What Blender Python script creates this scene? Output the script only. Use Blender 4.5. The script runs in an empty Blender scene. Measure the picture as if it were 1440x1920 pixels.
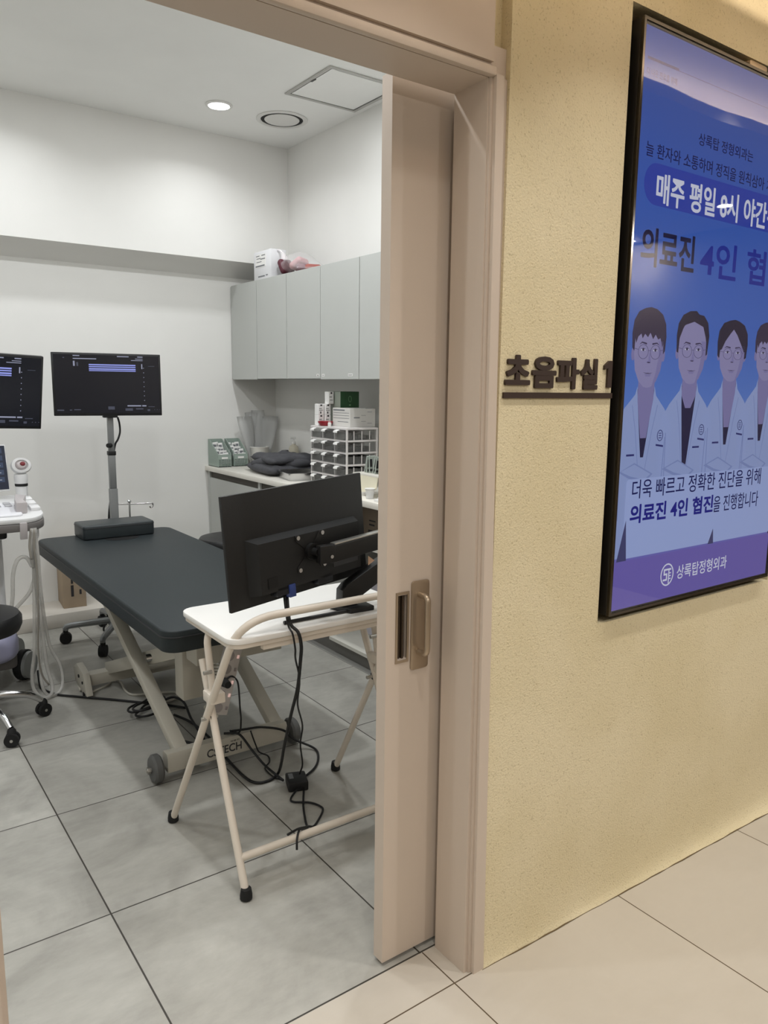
import bpy, bmesh, math, random
from mathutils import Vector, Matrix
random.seed(7)
PI = math.pi
scene = bpy.context.scene
COL = scene.collection

# ------------------------------------------------------------------ camera, world, lights, exposure
F_PX, YAW, PITCH, ROLL, CAM_H = 1441.4, 0.62792582, -0.16094519, 0.01139832, 1.43
cam_d = bpy.data.cameras.new('camera'); cam = bpy.data.objects.new('camera', cam_d); COL.objects.link(cam)
cam_d.sensor_fit = 'VERTICAL'; cam_d.sensor_height = 36.0; cam_d.lens = 36.0 * F_PX / 1920.0
cam_d.clip_start = 0.02
_cy, _sy, _cp, _sp = math.cos(YAW), math.sin(YAW), math.cos(PITCH), math.sin(PITCH)
_fw = Vector((_sy*_cp, _cy*_cp, _sp)); _rt = Vector((_cy, -_sy, 0)); _up = _rt.cross(_fw)
_r2 = math.cos(ROLL)*_rt + math.sin(ROLL)*_up; _u2 = -math.sin(ROLL)*_rt + math.cos(ROLL)*_up
_m = Matrix((_r2, _u2, -_fw)).transposed().to_4x4(); _m.translation = (0, 0, CAM_H)
cam.matrix_world = _m
scene.camera = cam
scene.view_settings.view_transform = 'Standard'; scene.view_settings.look = 'None'
scene.view_settings.gamma = 1.0; scene.view_settings.use_curve_mapping = False
scene.view_settings.exposure = 0.0
scene.cycles.use_denoising = True
scene.cycles.max_bounces = 8; scene.cycles.diffuse_bounces = 4; scene.cycles.glossy_bounces = 4
scene.cycles.transmission_bounces = 8; scene.cycles.transparent_max_bounces = 12
scene.cycles.caustics_reflective = False; scene.cycles.caustics_refractive = False
scene.cycles.sample_clamp_indirect = 6.0

world = bpy.data.worlds.new('world'); scene.world = world; world.use_nodes = True
world.node_tree.nodes['Background'].inputs[0].default_value = (0.9, 0.85, 0.75, 1)
world.node_tree.nodes['Background'].inputs[1].default_value = 0.02

ROOM_W, CORR_W, STRIP_W = 3.4, 2.1, 44.0
ROOM_COL, CORR_COL, STRIP_COL = (0.95, 0.975, 1.0), (1.0, 0.965, 0.92), (1.0, 0.83, 0.66)
def area_lamp(name, loc, power, color, size=0.1, size_y=None, rot=(0, 0, 0), spread=PI, shape='DISK', parent=None):
    l = bpy.data.lights.new(name, 'AREA'); l.energy = power; l.color = color; l.shape = shape; l.size = size
    if size_y: l.size_y = size_y
    l.spread = spread
    o = bpy.data.objects.new(name, l); COL.objects.link(o); o.location = loc; o.rotation_euler = rot
    if parent: o.parent = parent
    return o
CEIL = 2.98
for lx in (1.94, 0.83, -0.28):
    for ly, lw in ((4.29, ROOM_W), (3.30, 10.2), (2.05, 10.2)):  # back row follows the visible downlight; nearer rows are unseen added fill
        area_lamp('downlight_and_fill', (lx, ly, CEIL-0.012), lw, ROOM_COL, 0.11, spread=math.radians(140) if ly > 4 else PI)
CC_HI, CC_LO = 2.55, 2.42
for lx in (-0.41, 0.24, 0.89, 1.54, 2.19, 2.84, 3.49):
    area_lamp('corridor_downlight_and_fill', (lx, 0.81, CC_HI-0.008), CORR_W, CORR_COL, 0.075, spread=math.radians(95))
for lx in (-1.4, 0.4, 2.2, 4.02):  # row added for general fill; only its far-end lamp follows a display reflection
    area_lamp('corridor_downlight_and_fill', (lx, -0.01, CC_LO-0.008), CORR_W*1.2, CORR_COL, 0.075, spread=math.radians(160))
for lx in (-1.6, -0.1, 1.45, 3.0, 4.45):  # strong fill row added to brighten the wall; far end follows a reflection
    area_lamp('corridor_downlight_and_fill', (lx, -0.95, CC_LO-0.008), CORR_W*7.0, CORR_COL, 0.075, spread=PI)
area_lamp('cove_strip_lamp', (2.0, 0.45, CC_LO+0.060), STRIP_W, STRIP_COL, 5.0, 0.03, (math.radians(150), 0, 0), shape='RECTANGLE')

# ------------------------------------------------------------------ helpers
def S(r, g, b):
    f = lambda c: (c/255/12.92) if c <= 10 else ((c/255+0.055)/1.055)**2.4
    return (f(r), f(g), f(b))
MATS = {}
def mat(name, rgb, rough=0.5, metal=0.0, var=0.0, vscale=8.0, bump=0.0, bscale=60.0, emit=None, estr=0.0,
        trans=0.0, ior=1.45, coat=0.0, alpha=1.0, spec=0.5):
    if name in MATS: return MATS[name]
    m = bpy.data.materials.new(name); m.use_nodes = True; nt = m.node_tree; N = nt.nodes; L = nt.links
    b = N['Principled BSDF']
    b.inputs['Base Color'].default_value = (*rgb, 1); b.inputs['Roughness'].default_value = rough
    b.inputs['Metallic'].default_value = metal; b.inputs['IOR'].default_value = ior
    b.inputs['Transmission Weight'].default_value = trans; b.inputs['Coat Weight'].default_value = coat
    b.inputs['Alpha'].default_value = alpha; b.inputs['Specular IOR Level'].default_value = spec
    if emit: b.inputs['Emission Color'].default_value = (*emit, 1); b.inputs['Emission Strength'].default_value = estr
    if var or bump:
        tc = N.new('ShaderNodeTexCoord')
    if var:
        n = N.new('ShaderNodeTexNoise'); n.inputs['Scale'].default_value = vscale; n.inputs['Detail'].default_value = 4
        L.new(tc.outputs['Object'], n.inputs['Vector'])
        mp = N.new('ShaderNodeMapRange'); mp.inputs['From Min'].default_value = 0.3; mp.inputs['From Max'].default_value = 0.7
        mp.inputs['To Min'].default_value = 1-var; mp.inputs['To Max'].default_value = 1+var
        L.new(n.outputs['Fac'], mp.inputs['Value'])
        mx = N.new('ShaderNodeVectorMath'); mx.operation = 'SCALE'; mx.inputs[0].default_value = rgb
        L.new(mp.outputs['Result'], mx.inputs['Scale']); L.new(mx.outputs[0], b.inputs['Base Color'])
    if bump:
        n2 = N.new('ShaderNodeTexNoise'); n2.inputs['Scale'].default_value = bscale; n2.inputs['Detail'].default_value = 3
        L.new(tc.outputs['Object'], n2.inputs['Vector'])
        bp = N.new('ShaderNodeBump'); bp.inputs['Strength'].default_value = bump; bp.inputs['Distance'].default_value = 0.01
        L.new(n2.outputs['Fac'], bp.inputs['Height']); L.new(bp.outputs['Normal'], b.inputs['Normal'])
    MATS[name] = m
    return m

def finish(bm, sharp=35):
    me = bpy.data.meshes.new('m'); bm.normal_update(); bm.to_mesh(me); bm.free()
    me.shade_smooth(); me.set_sharp_from_angle(angle=math.radians(sharp))
    return me
ROOT = {}
def obj(name, bm, m, parent=None, label=None, sharp=35):
    me = finish(bm, sharp) if isinstance(bm, bmesh.types.BMesh) else bm
    me.name = name
    for mm in (m if isinstance(m, (list, tuple)) else [m]): me.materials.append(mm)
    o = bpy.data.objects.new(name, me); COL.objects.link(o)
    if parent is not None:
        M = ROOT[parent.name]
        me.transform(M.inverted())
        o.parent = parent; ROOT[o.name] = M
    else:
        ROOT[o.name] = Matrix.Identity(4)
    if label: o['label'] = label
    return o
def thing(name, label, cat, loc=(0, 0, 0), group=None):
    o = bpy.data.objects.new(name, None); COL.objects.link(o); o.location = loc; o.empty_display_size = 0.05
    ROOT[o.name] = Matrix.Translation(loc)
    o['label'] = label; o['category'] = cat
    if group: o['group'] = group
    return o
def tag(o, label, cat, group=None):
    o['label'] = label; o['category'] = cat
    if group: o['group'] = group
    return o
def struct(name, bm, m, parent=None, sharp=35):
    o = obj(name, bm, m, parent, sharp=sharp)
    if parent is None: o['kind'] = 'structure'
    return o
def rest_on_base(o):
    """put the origin of a single-mesh thing at the centre of its base"""
    me = o.data; xs = [v.co for v in me.vertices]
    c = Vector(((min(v.x for v in xs)+max(v.x for v in xs))/2, (min(v.y for v in xs)+max(v.y for v in xs))/2, min(v.z for v in xs)))
    me.transform(Matrix.Translation(-c)); o.location = c
    ROOT[o.name] = Matrix.Translation(c)
    return o
def copy_tree(o, parent=None):
    c = o.copy(); COL.objects.link(c)
    if parent is not None: c.parent = parent
    for ch in list(o.children): copy_tree(ch, c)
    return c

def NB(): return bmesh.new()
def box(bm, x0, x1, y0, y1, z0, z1, bev=0.0, seg=2, M=None, mi=0):
    vs = [bm.verts.new((x, y, z)) for z in (z0, z1) for y in (y0, y1) for x in (x0, x1)]
    idx = [(0, 2, 3, 1), (4, 5, 7, 6), (0, 1, 5, 4), (2, 6, 7, 3), (0, 4, 6, 2), (1, 3, 7, 5)]
    fs = [bm.faces.new([vs[i] for i in f]) for f in idx]
    for f in fs: f.material_index = mi
    out = vs
    if bev > 0:
        es = list({e for f in fs for e in f.edges})
        r = bmesh.ops.bevel(bm, geom=es, offset=bev, segments=seg, affect='EDGES', profile=0.5, material=-1)
        out = list({v for f in r['faces'] for v in f.verts} | {v for v in vs if v.is_valid})
        for f in r['faces']: f.material_index = mi
    if M is not None:
        for v in out: v.co = M @ v.co
    return out
def basis(d):
    d = Vector(d).normalized(); a = Vector((0, 0, 1)) if abs(d.z) < 0.9 else Vector((1, 0, 0))
    u = d.cross(a).normalized(); return u, d.cross(u).normalized()
def cyl(bm, p0, p1, r0, r1=None, seg=16, mi=0):
    p0, p1 = Vector(p0), Vector(p1); r1 = r0 if r1 is None else r1
    u, w = basis(p1-p0)
    A = [bm.verts.new(p0+(u*math.cos(a)+w*math.sin(a))*r0) for a in [2*PI*i/seg for i in range(seg)]]
    B = [bm.verts.new(p1+(u*math.cos(a)+w*math.sin(a))*r1) for a in [2*PI*i/seg for i in range(seg)]]
    for i in range(seg):
        f = bm.faces.new((A[i], A[(i+1) % seg], B[(i+1) % seg], B[i])); f.material_index = mi
    f = bm.faces.new(A[::-1]); f.material_index = mi
    f = bm.faces.new(B); f.material_index = mi
    return A+B
def smooth_pts(pts, n=6):
    pts = [Vector(p) for p in pts]
    if len(pts) < 3: return pts
    P = [pts[0]*2-pts[1]]+pts+[pts[-1]*2-pts[-2]]; out = []
    for i in range(1, len(P)-2):
        for k in range(n):
            t = k/n; a, b, c, d = P[i-1], P[i], P[i+1], P[i+2]
            out.append(0.5*((2*b)+(c-a)*t+(2*a-5*b+4*c-d)*t*t+(3*b-a-3*c+d)*t**3))
    out.append(pts[-1]); return out
def tube(bm, pts, r, seg=10, n=0, mi=0, flat=None):
    pts = smooth_pts(pts, n) if n else [Vector(p) for p in pts]
    rings = []; u = None
    for i, p in enumerate(pts):
        d = (pts[min(i+1, len(pts)-1)]-pts[max(i-1, 0)])
        d = d.normalized() if d.length > 1e-9 else Vector((0, 0, 1))
        if u is None: u, w = basis(d)
        else:
            u = (u-d*u.dot(d)); u = u.normalized() if u.length > 1e-6 else basis(d)[0]
            w = d.cross(u)
        rr = r(i/(len(pts)-1)) if callable(r) else r
        rings.append([bm.verts.new(p+(u*math.cos(2*PI*k/seg)+w*math.sin(2*PI*k/seg))*rr) for k in range(seg)])
    for a, b in zip(rings, rings[1:]):
        for k in range(seg):
            f = bm.faces.new((a[k], a[(k+1) % seg], b[(k+1) % seg], b[k])); f.material_index = mi
    bm.faces.new(rings[0][::-1]).material_index = mi; bm.faces.new(rings[-1]).material_index = mi
def arc(c, a, b, r, t0, t1, n=8):
    c, a, b = Vector(c), Vector(a), Vector(b)
    return [c+(a*math.cos(t0+(t1-t0)*i/n)+b*math.sin(t0+(t1-t0)*i/n))*r for i in range(n+1)]
def fillet(pts, r, n=5):
    pts = [Vector(p) for p in pts]; out = [pts[0]]
    for i in range(1, len(pts)-1):
        p, a, b = pts[i], pts[i-1], pts[i+1]
        da, db = (a-p), (b-p); rr = min(r, da.length*0.49, db.length*0.49)
        s, e = p+da.normalized()*rr, p+db.normalized()*rr
        for k in range(n+1):
            t = k/n; out.append((1-t)**2*s+2*t*(1-t)*p+t*t*e)
    out.append(pts[-1]); return out
def lathe(bm, prof, c, seg=24, axis='z', mi=0, loop=False):
    c = Vector(c); rings = []
    for r, h in prof:
        ring = []
        for k in range(seg):
            a = 2*PI*k/seg; x, y = math.cos(a)*max(r, 1e-5), math.sin(a)*max(r, 1e-5)
            v = {'z': Vector((x, y, h)), 'y': Vector((x, h, -y)), 'x': Vector((h, x, y))}[axis]
            ring.append(bm.verts.new(c+v))
        rings.append(ring)
    for a, b in zip(rings, rings[1:]):
        for k in range(seg):
            bm.faces.new((a[k], a[(k+1) % seg], b[(k+1) % seg], b[k])).material_index = mi
    if loop:
        for k in range(seg): bm.faces.new((rings[-1][k], rings[-1][(k+1) % seg], rings[0][(k+1) % seg], rings[0][k]))
        bmesh.ops.recalc_face_normals(bm, faces=bm.faces[:])
    else:
        bm.faces.new(rings[0][::-1]).material_index = mi; bm.faces.new(rings[-1]).material_index = mi
def prism(bm, outline, h0, h1, axis='z', bev=0.0, mi=0, M=None, seg=2):
    """outline in the plane normal to axis: z -> (x,y), y -> (x,z), x -> (y,z)"""
    mk = {'z': lambda p, h: (p[0], p[1], h), 'y': lambda p, h: (p[0], h, p[1]), 'x': lambda p, h: (h, p[0], p[1])}[axis]
    A = [bm.verts.new(mk(p, h0)) for p in outline]; B = [bm.verts.new(mk(p, h1)) for p in outline]
    n = len(A); fs = []
    for i in range(n): fs.append(bm.faces.new((A[i], A[(i+1) % n], B[(i+1) % n], B[i])))
    fa = bm.faces.new(A[::-1]); fb = bm.faces.new(B); fs += [fa, fb]
    for f in fs: f.material_index = mi
    bmesh.ops.recalc_face_normals(bm, faces=fs)
    out = A+B
    if bev > 0:
        es = list({e for f in (fa, fb) for e in f.edges})
        r = bmesh.ops.bevel(bm, geom=es, offset=bev, segments=seg, affect='EDGES', profile=0.5, material=-1)
        out = list({v for f in r['faces'] for v in f.verts} | {v for v in out if v.is_valid})
    if M is not None:
        for v in out: v.co = M @ v.co
    return out
def rrect(x0, x1, y0, y1, r, n=5):
    out = []
    for cx, cy, t in ((x1-r, y0+r, -PI/2), (x1-r, y1-r, 0), (x0+r, y1-r, PI/2), (x0+r, y0+r, PI)):
        out += [(cx+r*math.cos(t+PI/2*i/n), cy+r*math.sin(t+PI/2*i/n)) for i in range(n+1)]
    return out
def ell(cx, cy, rx, ry, n=24, a0=0, a1=2*PI):
    m = n if abs(a1-a0) > 6.2 else n+1
    return [(cx+rx*math.cos(a0+(a1-a0)*i/n), cy+ry*math.sin(a0+(a1-a0)*i/n)) for i in range(m)]
def ring_frame(bm, x0, x1, z0, z1, w, y0, y1, mi=0):
    """rectangular frame in the XZ plane"""
    box(bm, x0, x1, y0, y1, z1-w, z1, mi=mi); box(bm, x0, x1, y0, y1, z0, z0+w, mi=mi)
    box(bm, x0, x0+w, y0, y1, z0+w, z1-w, mi=mi); box(bm, x1-w, x1, y0, y1, z0+w, z1-w, mi=mi)
def orient_y(bm):
    bmesh.ops.recalc_face_normals(bm, faces=bm.faces[:])
def text_mesh(s, x0, x1, z0, z1, y, depth=0.0006, bold=0.0, keep=False):
    """text standing in the XZ plane facing -Y, fitted to the rectangle; returns a mesh"""
    cu = bpy.data.curves.new('t', 'FONT'); cu.body = s; cu.size = 1.0; cu.extrude = 0.5; cu.offset = bold; cu.resolution_u = 3
    to = bpy.data.objects.new('t', cu); COL.objects.link(to)
    dg = bpy.context.evaluated_depsgraph_get(); me = bpy.data.meshes.new_from_object(to.evaluated_get(dg))
    bpy.data.objects.remove(to); bpy.data.curves.remove(cu)
    xs = [v.co.x for v in me.vertices]; ys = [v.co.y for v in me.vertices]
    if not xs: return me
    a, b, c, d = min(xs), max(xs), min(ys), max(ys)
    sx = (x1-x0)/(b-a); sz = (z1-z0)/(d-c)
    for v in me.vertices:
        q = v.co.copy(); v.co = (x0+(q.x-a)*sx, y-(q.z)*depth, z0+(q.y-c)*sz)
    me.materials.clear(); me.update()
    return me
def thicken(me, dx, dz):
    bm = bmesh.new(); bm.from_mesh(me); base = bm.faces[:]
    for k, (a, b) in enumerate(((dx, 0), (-dx, 0), (0, dz), (0, -dz), (dx*.7, dz*.7), (-dx*.7, dz*.7), (dx*.7, -dz*.7), (-dx*.7, -dz*.7))):
        r = bmesh.ops.duplicate(bm, geom=base)
        for v in r['geom']:
            if isinstance(v, bmesh.types.BMVert): v.co.x += a; v.co.z += b; v.co.y += 0.00002*(k+1)
    bm.to_mesh(me); bm.free(); return me

# ------------------------------------------------------------------ structure materials
def wall_paint(name, rgb, bumpstr=0.05, bscale=250.0, var=0.015):
    return mat(name, rgb, 0.85, var=var, vscale=3.0, bump=bumpstr, bscale=bscale, spec=0.25)
M_WALL = wall_paint('room_wall_paint', S(232, 231, 227))
M_CEIL = wall_paint('ceiling_paint', S(245, 245, 242))
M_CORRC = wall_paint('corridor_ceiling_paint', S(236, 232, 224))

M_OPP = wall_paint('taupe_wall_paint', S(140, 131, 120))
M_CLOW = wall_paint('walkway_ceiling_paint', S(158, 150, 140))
def stucco():
    m = bpy.data.materials.new('cream_stucco'); m.use_nodes = True; nt = m.node_tree; N = nt.nodes; L = nt.links
    b = N['Principled BSDF']; b.inputs['Roughness'].default_value = 0.9; b.inputs['Specular IOR Level'].default_value = 0.2
    g = N.new('ShaderNodeNewGeometry')
    n1 = N.new('ShaderNodeTexNoise'); n1.inputs['Scale'].default_value = 210; n1.inputs['Detail'].default_value = 2; n1.inputs['Roughness'].default_value = 0.6
    n2 = N.new('ShaderNodeTexNoise'); n2.inputs['Scale'].default_value = 3.0; n2.inputs['Detail'].default_value = 3
    n3 = N.new('ShaderNodeTexVoronoi'); n3.inputs['Scale'].default_value = 230
    for n in (n1, n2, n3): L.new(g.outputs['Position'], n.inputs['Vector'])
    r = N.new('ShaderNodeValToRGB'); r.color_ramp.elements[0].position = 0.35; r.color_ramp.elements[1].position = 0.65
    r.color_ramp.elements[0].color = (*S(216, 203, 168), 1); r.color_ramp.elements[1].color = (*S(224, 212, 180), 1)
    L.new(n2.outputs['Fac'], r.inputs[0])
    sp = N.new('ShaderNodeValToRGB'); sp.color_ramp.elements[0].position = 0.26; sp.color_ramp.elements[1].position = 0.40
    sp.color_ramp.elements[0].color = (0.62, 0.58, 0.50, 1); sp.color_ramp.elements[1].color = (1, 1, 1, 1)
    L.new(n1.outputs['Fac'], sp.inputs[0])
    mx = N.new('ShaderNodeMix'); mx.data_type = 'RGBA'; mx.blend_type = 'MULTIPLY'; mx.inputs['Factor'].default_value = 0.8
    L.new(r.outputs[0], mx.inputs['A']); L.new(sp.outputs[0], mx.inputs['B']); L.new(mx.outputs['Result'], b.inputs['Base Color'])
    ad = N.new('ShaderNodeMath'); ad.operation = 'MULTIPLY_ADD'; ad.inputs[1].default_value = 0.5
    L.new(n3.outputs['Distance'], ad.inputs[0]); L.new(n1.outputs['Fac'], ad.inputs[2])
    bp = N.new('ShaderNodeBump'); bp.inputs['Strength'].default_value = 0.5; bp.inputs['Distance'].default_value = 0.0025
    L.new(ad.outputs[0], bp.inputs['Height']); L.new(bp.outputs['Normal'], b.inputs['Normal'])
    return m
M_STUCCO = stucco()

def tile(name, ox, oy, pitch, ca, cb, grout, gw, rough, cloud, fine):
    m = bpy.data.materials.new(name); m.use_nodes = True; nt = m.node_tree; N = nt.nodes; L = nt.links
    b = N['Principled BSDF']; b.inputs['Roughness'].default_value = rough; b.inputs['Specular IOR Level'].default_value = 0.4
    g = N.new('ShaderNodeNewGeometry'); sp = N.new('ShaderNodeSeparateXYZ'); L.new(g.outputs['Position'], sp.inputs[0])
    def M(op, a=None, bv=None, av=None):
        n = N.new('ShaderNodeMath'); n.operation = op
        if a is not None: L.new(a, n.inputs[0])
        if av is not None: n.inputs[0].default_value = av
        if bv is not None:
            if isinstance(bv, (int, float)): n.inputs[1].default_value = bv
            else: L.new(bv, n.inputs[1])
        return n.outputs[0]
    ds, ids = [], []
    for ax, off in (('X', ox), ('Y', oy)):
        q = M('SUBTRACT', sp.outputs[ax], off); q = M('DIVIDE', q, pitch)
        ids.append(M('FLOOR', q)); fr = M('FRACT', q); fr = M('SUBTRACT', fr, 0.5); fr = M('ABSOLUTE', fr); ds.append(fr)
    mxm = M('MAXIMUM', ds[0], ds[1])
    mask = M('GREATER_THAN', mxm, 0.5-gw/pitch/2)
    # each tile reads the cloud pattern at its own offset
    cmb = N.new('ShaderNodeCombineXYZ'); L.new(M('MULTIPLY', ids[0], 3.71), cmb.inputs[0]); L.new(M('MULTIPLY', ids[1], 5.13), cmb.inputs[1]); L.new(M('MULTIPLY', ids[0], 1.9), cmb.inputs[2])
    va = N.new('ShaderNodeVectorMath'); L.new(g.outputs['Position'], va.inputs[0]); L.new(cmb.outputs[0], va.inputs[1])
    n1 = N.new('ShaderNodeTexNoise'); n1.inputs['Scale'].default_value = 2.6; n1.inputs['Detail'].default_value = 8; n1.inputs['Roughness'].default_value = 0.62; n1.inputs['Distortion'].default_value = 0.6
    st = N.new('ShaderNodeVectorMath'); st.operation = 'MULTIPLY'; st.inputs[1].default_value = (14, 34, 14)
    L.new(va.outputs[0], st.inputs[0])
    n2 = N.new('ShaderNodeTexNoise'); n2.inputs['Scale'].default_value = 1.0; n2.inputs['Detail'].default_value = 6; n2.inputs['Roughness'].default_value = 0.65
    L.new(va.outputs[0], n1.inputs['Vector']); L.new(st.outputs[0], n2.inputs['Vector'])
    w = M('MULTIPLY', M('SUBTRACT', n1.outputs['Fac'], 0.5), cloud); w2 = M('MULTIPLY', M('SUBTRACT', n2.outputs['Fac'], 0.5), fine)
    fac = M('ADD', M('ADD', w, w2), 0.5)
    r = N.new('ShaderNodeValToRGB'); r.color_ramp.elements[0].position = 0.15; r.color_ramp.elements[1].position = 0.85
    r.color_ramp.elements[0].color = (*ca, 1); r.color_ramp.elements[1].color = (*cb, 1); L.new(fac, r.inputs[0])
    mx = N.new('ShaderNodeMix'); mx.data_type = 'RGBA'; L.new(mask, mx.inputs['Factor']); L.new(r.outputs[0], mx.inputs['A'])
    mx.inputs['B'].default_value = (*grout, 1); L.new(mx.outputs['Result'], b.inputs['Base Color'])
    bp = N.new('ShaderNodeBump'); bp.inputs['Strength'].default_value = 0.12; bp.inputs['Distance'].default_value = 0.004
    L.new(n2.outputs['Fac'], bp.inputs['Height']); L.new(bp.outputs['Normal'], b.inputs['Normal'])
    return m
M_TILE = tile('grey_stone_tile', 0.521, 1.967, 0.6, S(144, 142, 135), S(180, 178, 170), S(58, 54, 48), 0.0045, 0.42, 1.7, 0.5)
M_TILE2 = tile('beige_tile', 1.127, 1.238, 0.6, S(182, 174, 161), S(195, 188, 176), S(88, 74, 58), 0.0035, 0.38, 1.0, 0.25)
M_TAUPE = mat('taupe_steel', S(202, 188, 174), 0.42, var=0.02, vscale=2.0, bump=0.03, bscale=500, spec=0.4)
M_TAUPE_D = mat('taupe_gap', S(40, 33, 28), 0.7)
M_CHAMP = mat('champagne_metal', S(176, 160, 140), 0.32, metal=0.75)
M_DARKBR = mat('dark_brown_recess', S(70, 58, 46), 0.4, metal=0.3)

# ------------------------------------------------------------------ room shell
XR, YB, YS = 2.64, 4.98, 4.775
XL = -1.6
bm = NB(); box(bm, XL, XR+0.1, 1.364, YB+0.1, -0.08, 0.0); struct('floor', bm, M_TILE)
bm = NB(); box(bm, -2.6, 4.6, -1.5, 1.364, -0.08, 0.0); struct('floor', bm, M_TILE2)
bm = NB(); box(bm, XL, XR+0.1, 1.30, YB+0.1, CEIL, CEIL+0.1); struct('ceiling', bm, M_CEIL)
bm = NB(); box(bm, XL, XR, YB, YB+0.1, 0, CEIL); struct('wall_back', bm, M_WALL)
bm = NB(); prism(bm, [(YS, CEIL), (YS, 2.225), (YB-0.10, 2.205), (YB, 2.147), (YB, CEIL)], XL, XR, 'x'); struct('wall_back_upper', bm, M_WALL)
bm = NB(); box(bm, XR, XR+0.1, 1.36, YB+0.1, 0, CEIL); struct('wall_right', bm, M_WALL)
bm = NB(); box(bm, XL-0.1, XL, 1.36, YB+0.1, 0, CEIL); struct('wall_left', bm, M_WALL)
bm = NB(); box(bm, 1.20, XR, 1.352, 1.362, 0, CEIL); box(bm, XL, 0.12, 1.352, 1.362, 0, CEIL); box(bm, 0.12, 1.20, 1.352, 1.362, 2.12, CEIL)
struct('wall_front', bm, M_WALL)
# step along the foot of the back wall
bm = NB(); box(bm, XL, 2.12, 4.67, YB, 0, 0.085, bev=0.004); struct('trim_1', bm, mat('pale_ledge', S(206, 200, 190), 0.6, var=0.02))
# cream corridor wall with the niche for the display
WY = 1.236
NX0, NX1, NZ0, NZ1 = 1.589, 2.440, 0.826, 2.313
bm = NB()
box(bm, 1.206, NX0, WY, 1.35, 0, CC_HI); box(bm, NX1, 4.6, WY, 1.35, 0, CC_HI)
box(bm, NX0, NX1, WY, 1.35, 0, NZ0); box(bm, NX0, NX1, WY, 1.35, NZ1, CC_HI); box(bm, NX0, NX1, 1.335, 1.35, NZ0, NZ1)
# plaster foot swelling out a little towards the far end
prof = [(0.0, 1.0), (0.006, 0.72), (0.02, 0.42), (0.05, 0.2), (0.10, 0.06), (0.16, 0.0)]
rings = []
for x, d in ((1.206, 0.004), (1.6, 0.014), (2.1, 0.028), (2.63, 0.043), (3.4, 0.055), (4.6, 0.06)):
    rings.append([bm.verts.new((x, WY-d*k, z)) for z, k in prof]+[bm.verts.new((x, WY+0.01, 0.16)), bm.verts.new((x, WY+0.01, 0.0))])
for a, b in zip(rings, rings[1:]):
    n = len(a)
    for k in range(n): bm.faces.new((a[k], a[(k+1) % n], b[(k+1) % n], b[k]))
bm.faces.new(rings[0][::-1]); bm.faces.new(rings[-1])
struct('wall_corridor', bm, M_STUCCO)
bm = NB(); pts = []
for i in range(90):
    x = 1.212+3.3*i/89; d = 0.004+0.039*min(1, max(0, (x-1.206)/1.424))
    pts.append((x, WY-d-0.001+random.uniform(-.0012, .0012), random.uniform(0.0, 0.0012)))
tube(bm, pts, lambda f: random.uniform(.0006, .0022), 6); struct('trim_6', bm, mat('foot_dirt', S(104, 88, 62), 0.9))
bm = NB(); box(bm, -2.6, 0.13, WY, 1.35, 0, CC_HI); box(bm, 0.13, 1.206, WY+0.03, 1.35, 2.12, CC_HI); struct('wall_corridor_left', bm, M_STUCCO)
bm = NB(); box(bm, -2.7, -2.6, -1.5, 1.35, 0, CC_HI); struct('wall_corridor_end', bm, M_WALL)
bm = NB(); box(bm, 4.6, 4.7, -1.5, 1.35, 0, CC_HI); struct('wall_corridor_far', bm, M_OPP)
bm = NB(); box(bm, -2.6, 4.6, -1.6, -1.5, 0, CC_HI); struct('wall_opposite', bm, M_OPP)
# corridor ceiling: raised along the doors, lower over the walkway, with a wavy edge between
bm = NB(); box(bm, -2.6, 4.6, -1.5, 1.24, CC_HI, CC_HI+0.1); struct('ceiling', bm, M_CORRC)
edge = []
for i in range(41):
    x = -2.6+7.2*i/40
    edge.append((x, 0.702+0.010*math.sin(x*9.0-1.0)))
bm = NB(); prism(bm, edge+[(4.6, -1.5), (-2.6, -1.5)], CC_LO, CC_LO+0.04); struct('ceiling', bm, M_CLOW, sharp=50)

# ------------------------------------------------------------------ door opening
def strut_prism(bm, quad_bottom, quad_top):
    A = [bm.verts.new(p) for p in quad_bottom]; B = [bm.verts.new(p) for p in quad_top]
    n = len(A)
    for i in range(n): bm.faces.new((A[i], A[(i+1) % n], B[(i+1) % n], B[i]))
    bm.faces.new(A[::-1]); bm.faces.new(B)
HZ = 2.056
bm = NB()
zt = 2.06
# right jamb: reveal, groove, front trim
strut_prism(bm, [(1.166, 1.36, 0), (1.166, 1.249, 0), (1.30, 1.249, 0), (1.30, 1.36, 0)], [(1.163, 1.36, zt), (1.157, 1.249, zt), (1.30, 1.249, zt), (1.30, 1.36, zt)])
strut_prism(bm, [(1.176, 1.25, 0), (1.176, 1.243, 0), (1.22, 1.243, 0), (1.22, 1.25, 0)], [(1.159, 1.25, zt), (1.159, 1.243, zt), (1.205, 1.243, zt), (1.205, 1.25, zt)])
strut_prism(bm, [(1.184, 1.246, 0), (1.184, 1.232, 0), (1.217, 1.232, 0), (1.217, 1.246, 0)], [(1.165, 1.246, zt), (1.165, 1.232, zt), (1.186, 1.232, zt), (1.186, 1.246, zt)])
struct('trim_2', bm, M_TAUPE)
bm = NB(); box(bm, 0.10, 1.30, 1.249, 1.36, HZ, 2.12); box(bm, 0.10, 1.165, 1.232, 1.249, HZ, HZ+0.018, bev=0.003)
struct('trim_3', bm, M_TAUPE)
bm = NB(); strut_prism(bm, [(0.10, 1.36, 0), (0.10, 1.249, 0), (0.161, 1.249, 0), (0.174, 1.36, 0)], [(0.10, 1.36, zt), (0.10, 1.249, zt), (0.161, 1.249, zt), (0.174, 1.36, zt)])
box(bm, 0.08, 0.15, 1.232, 1.249, 0, zt); struct('trim_4', bm, M_TAUPE)
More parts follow.
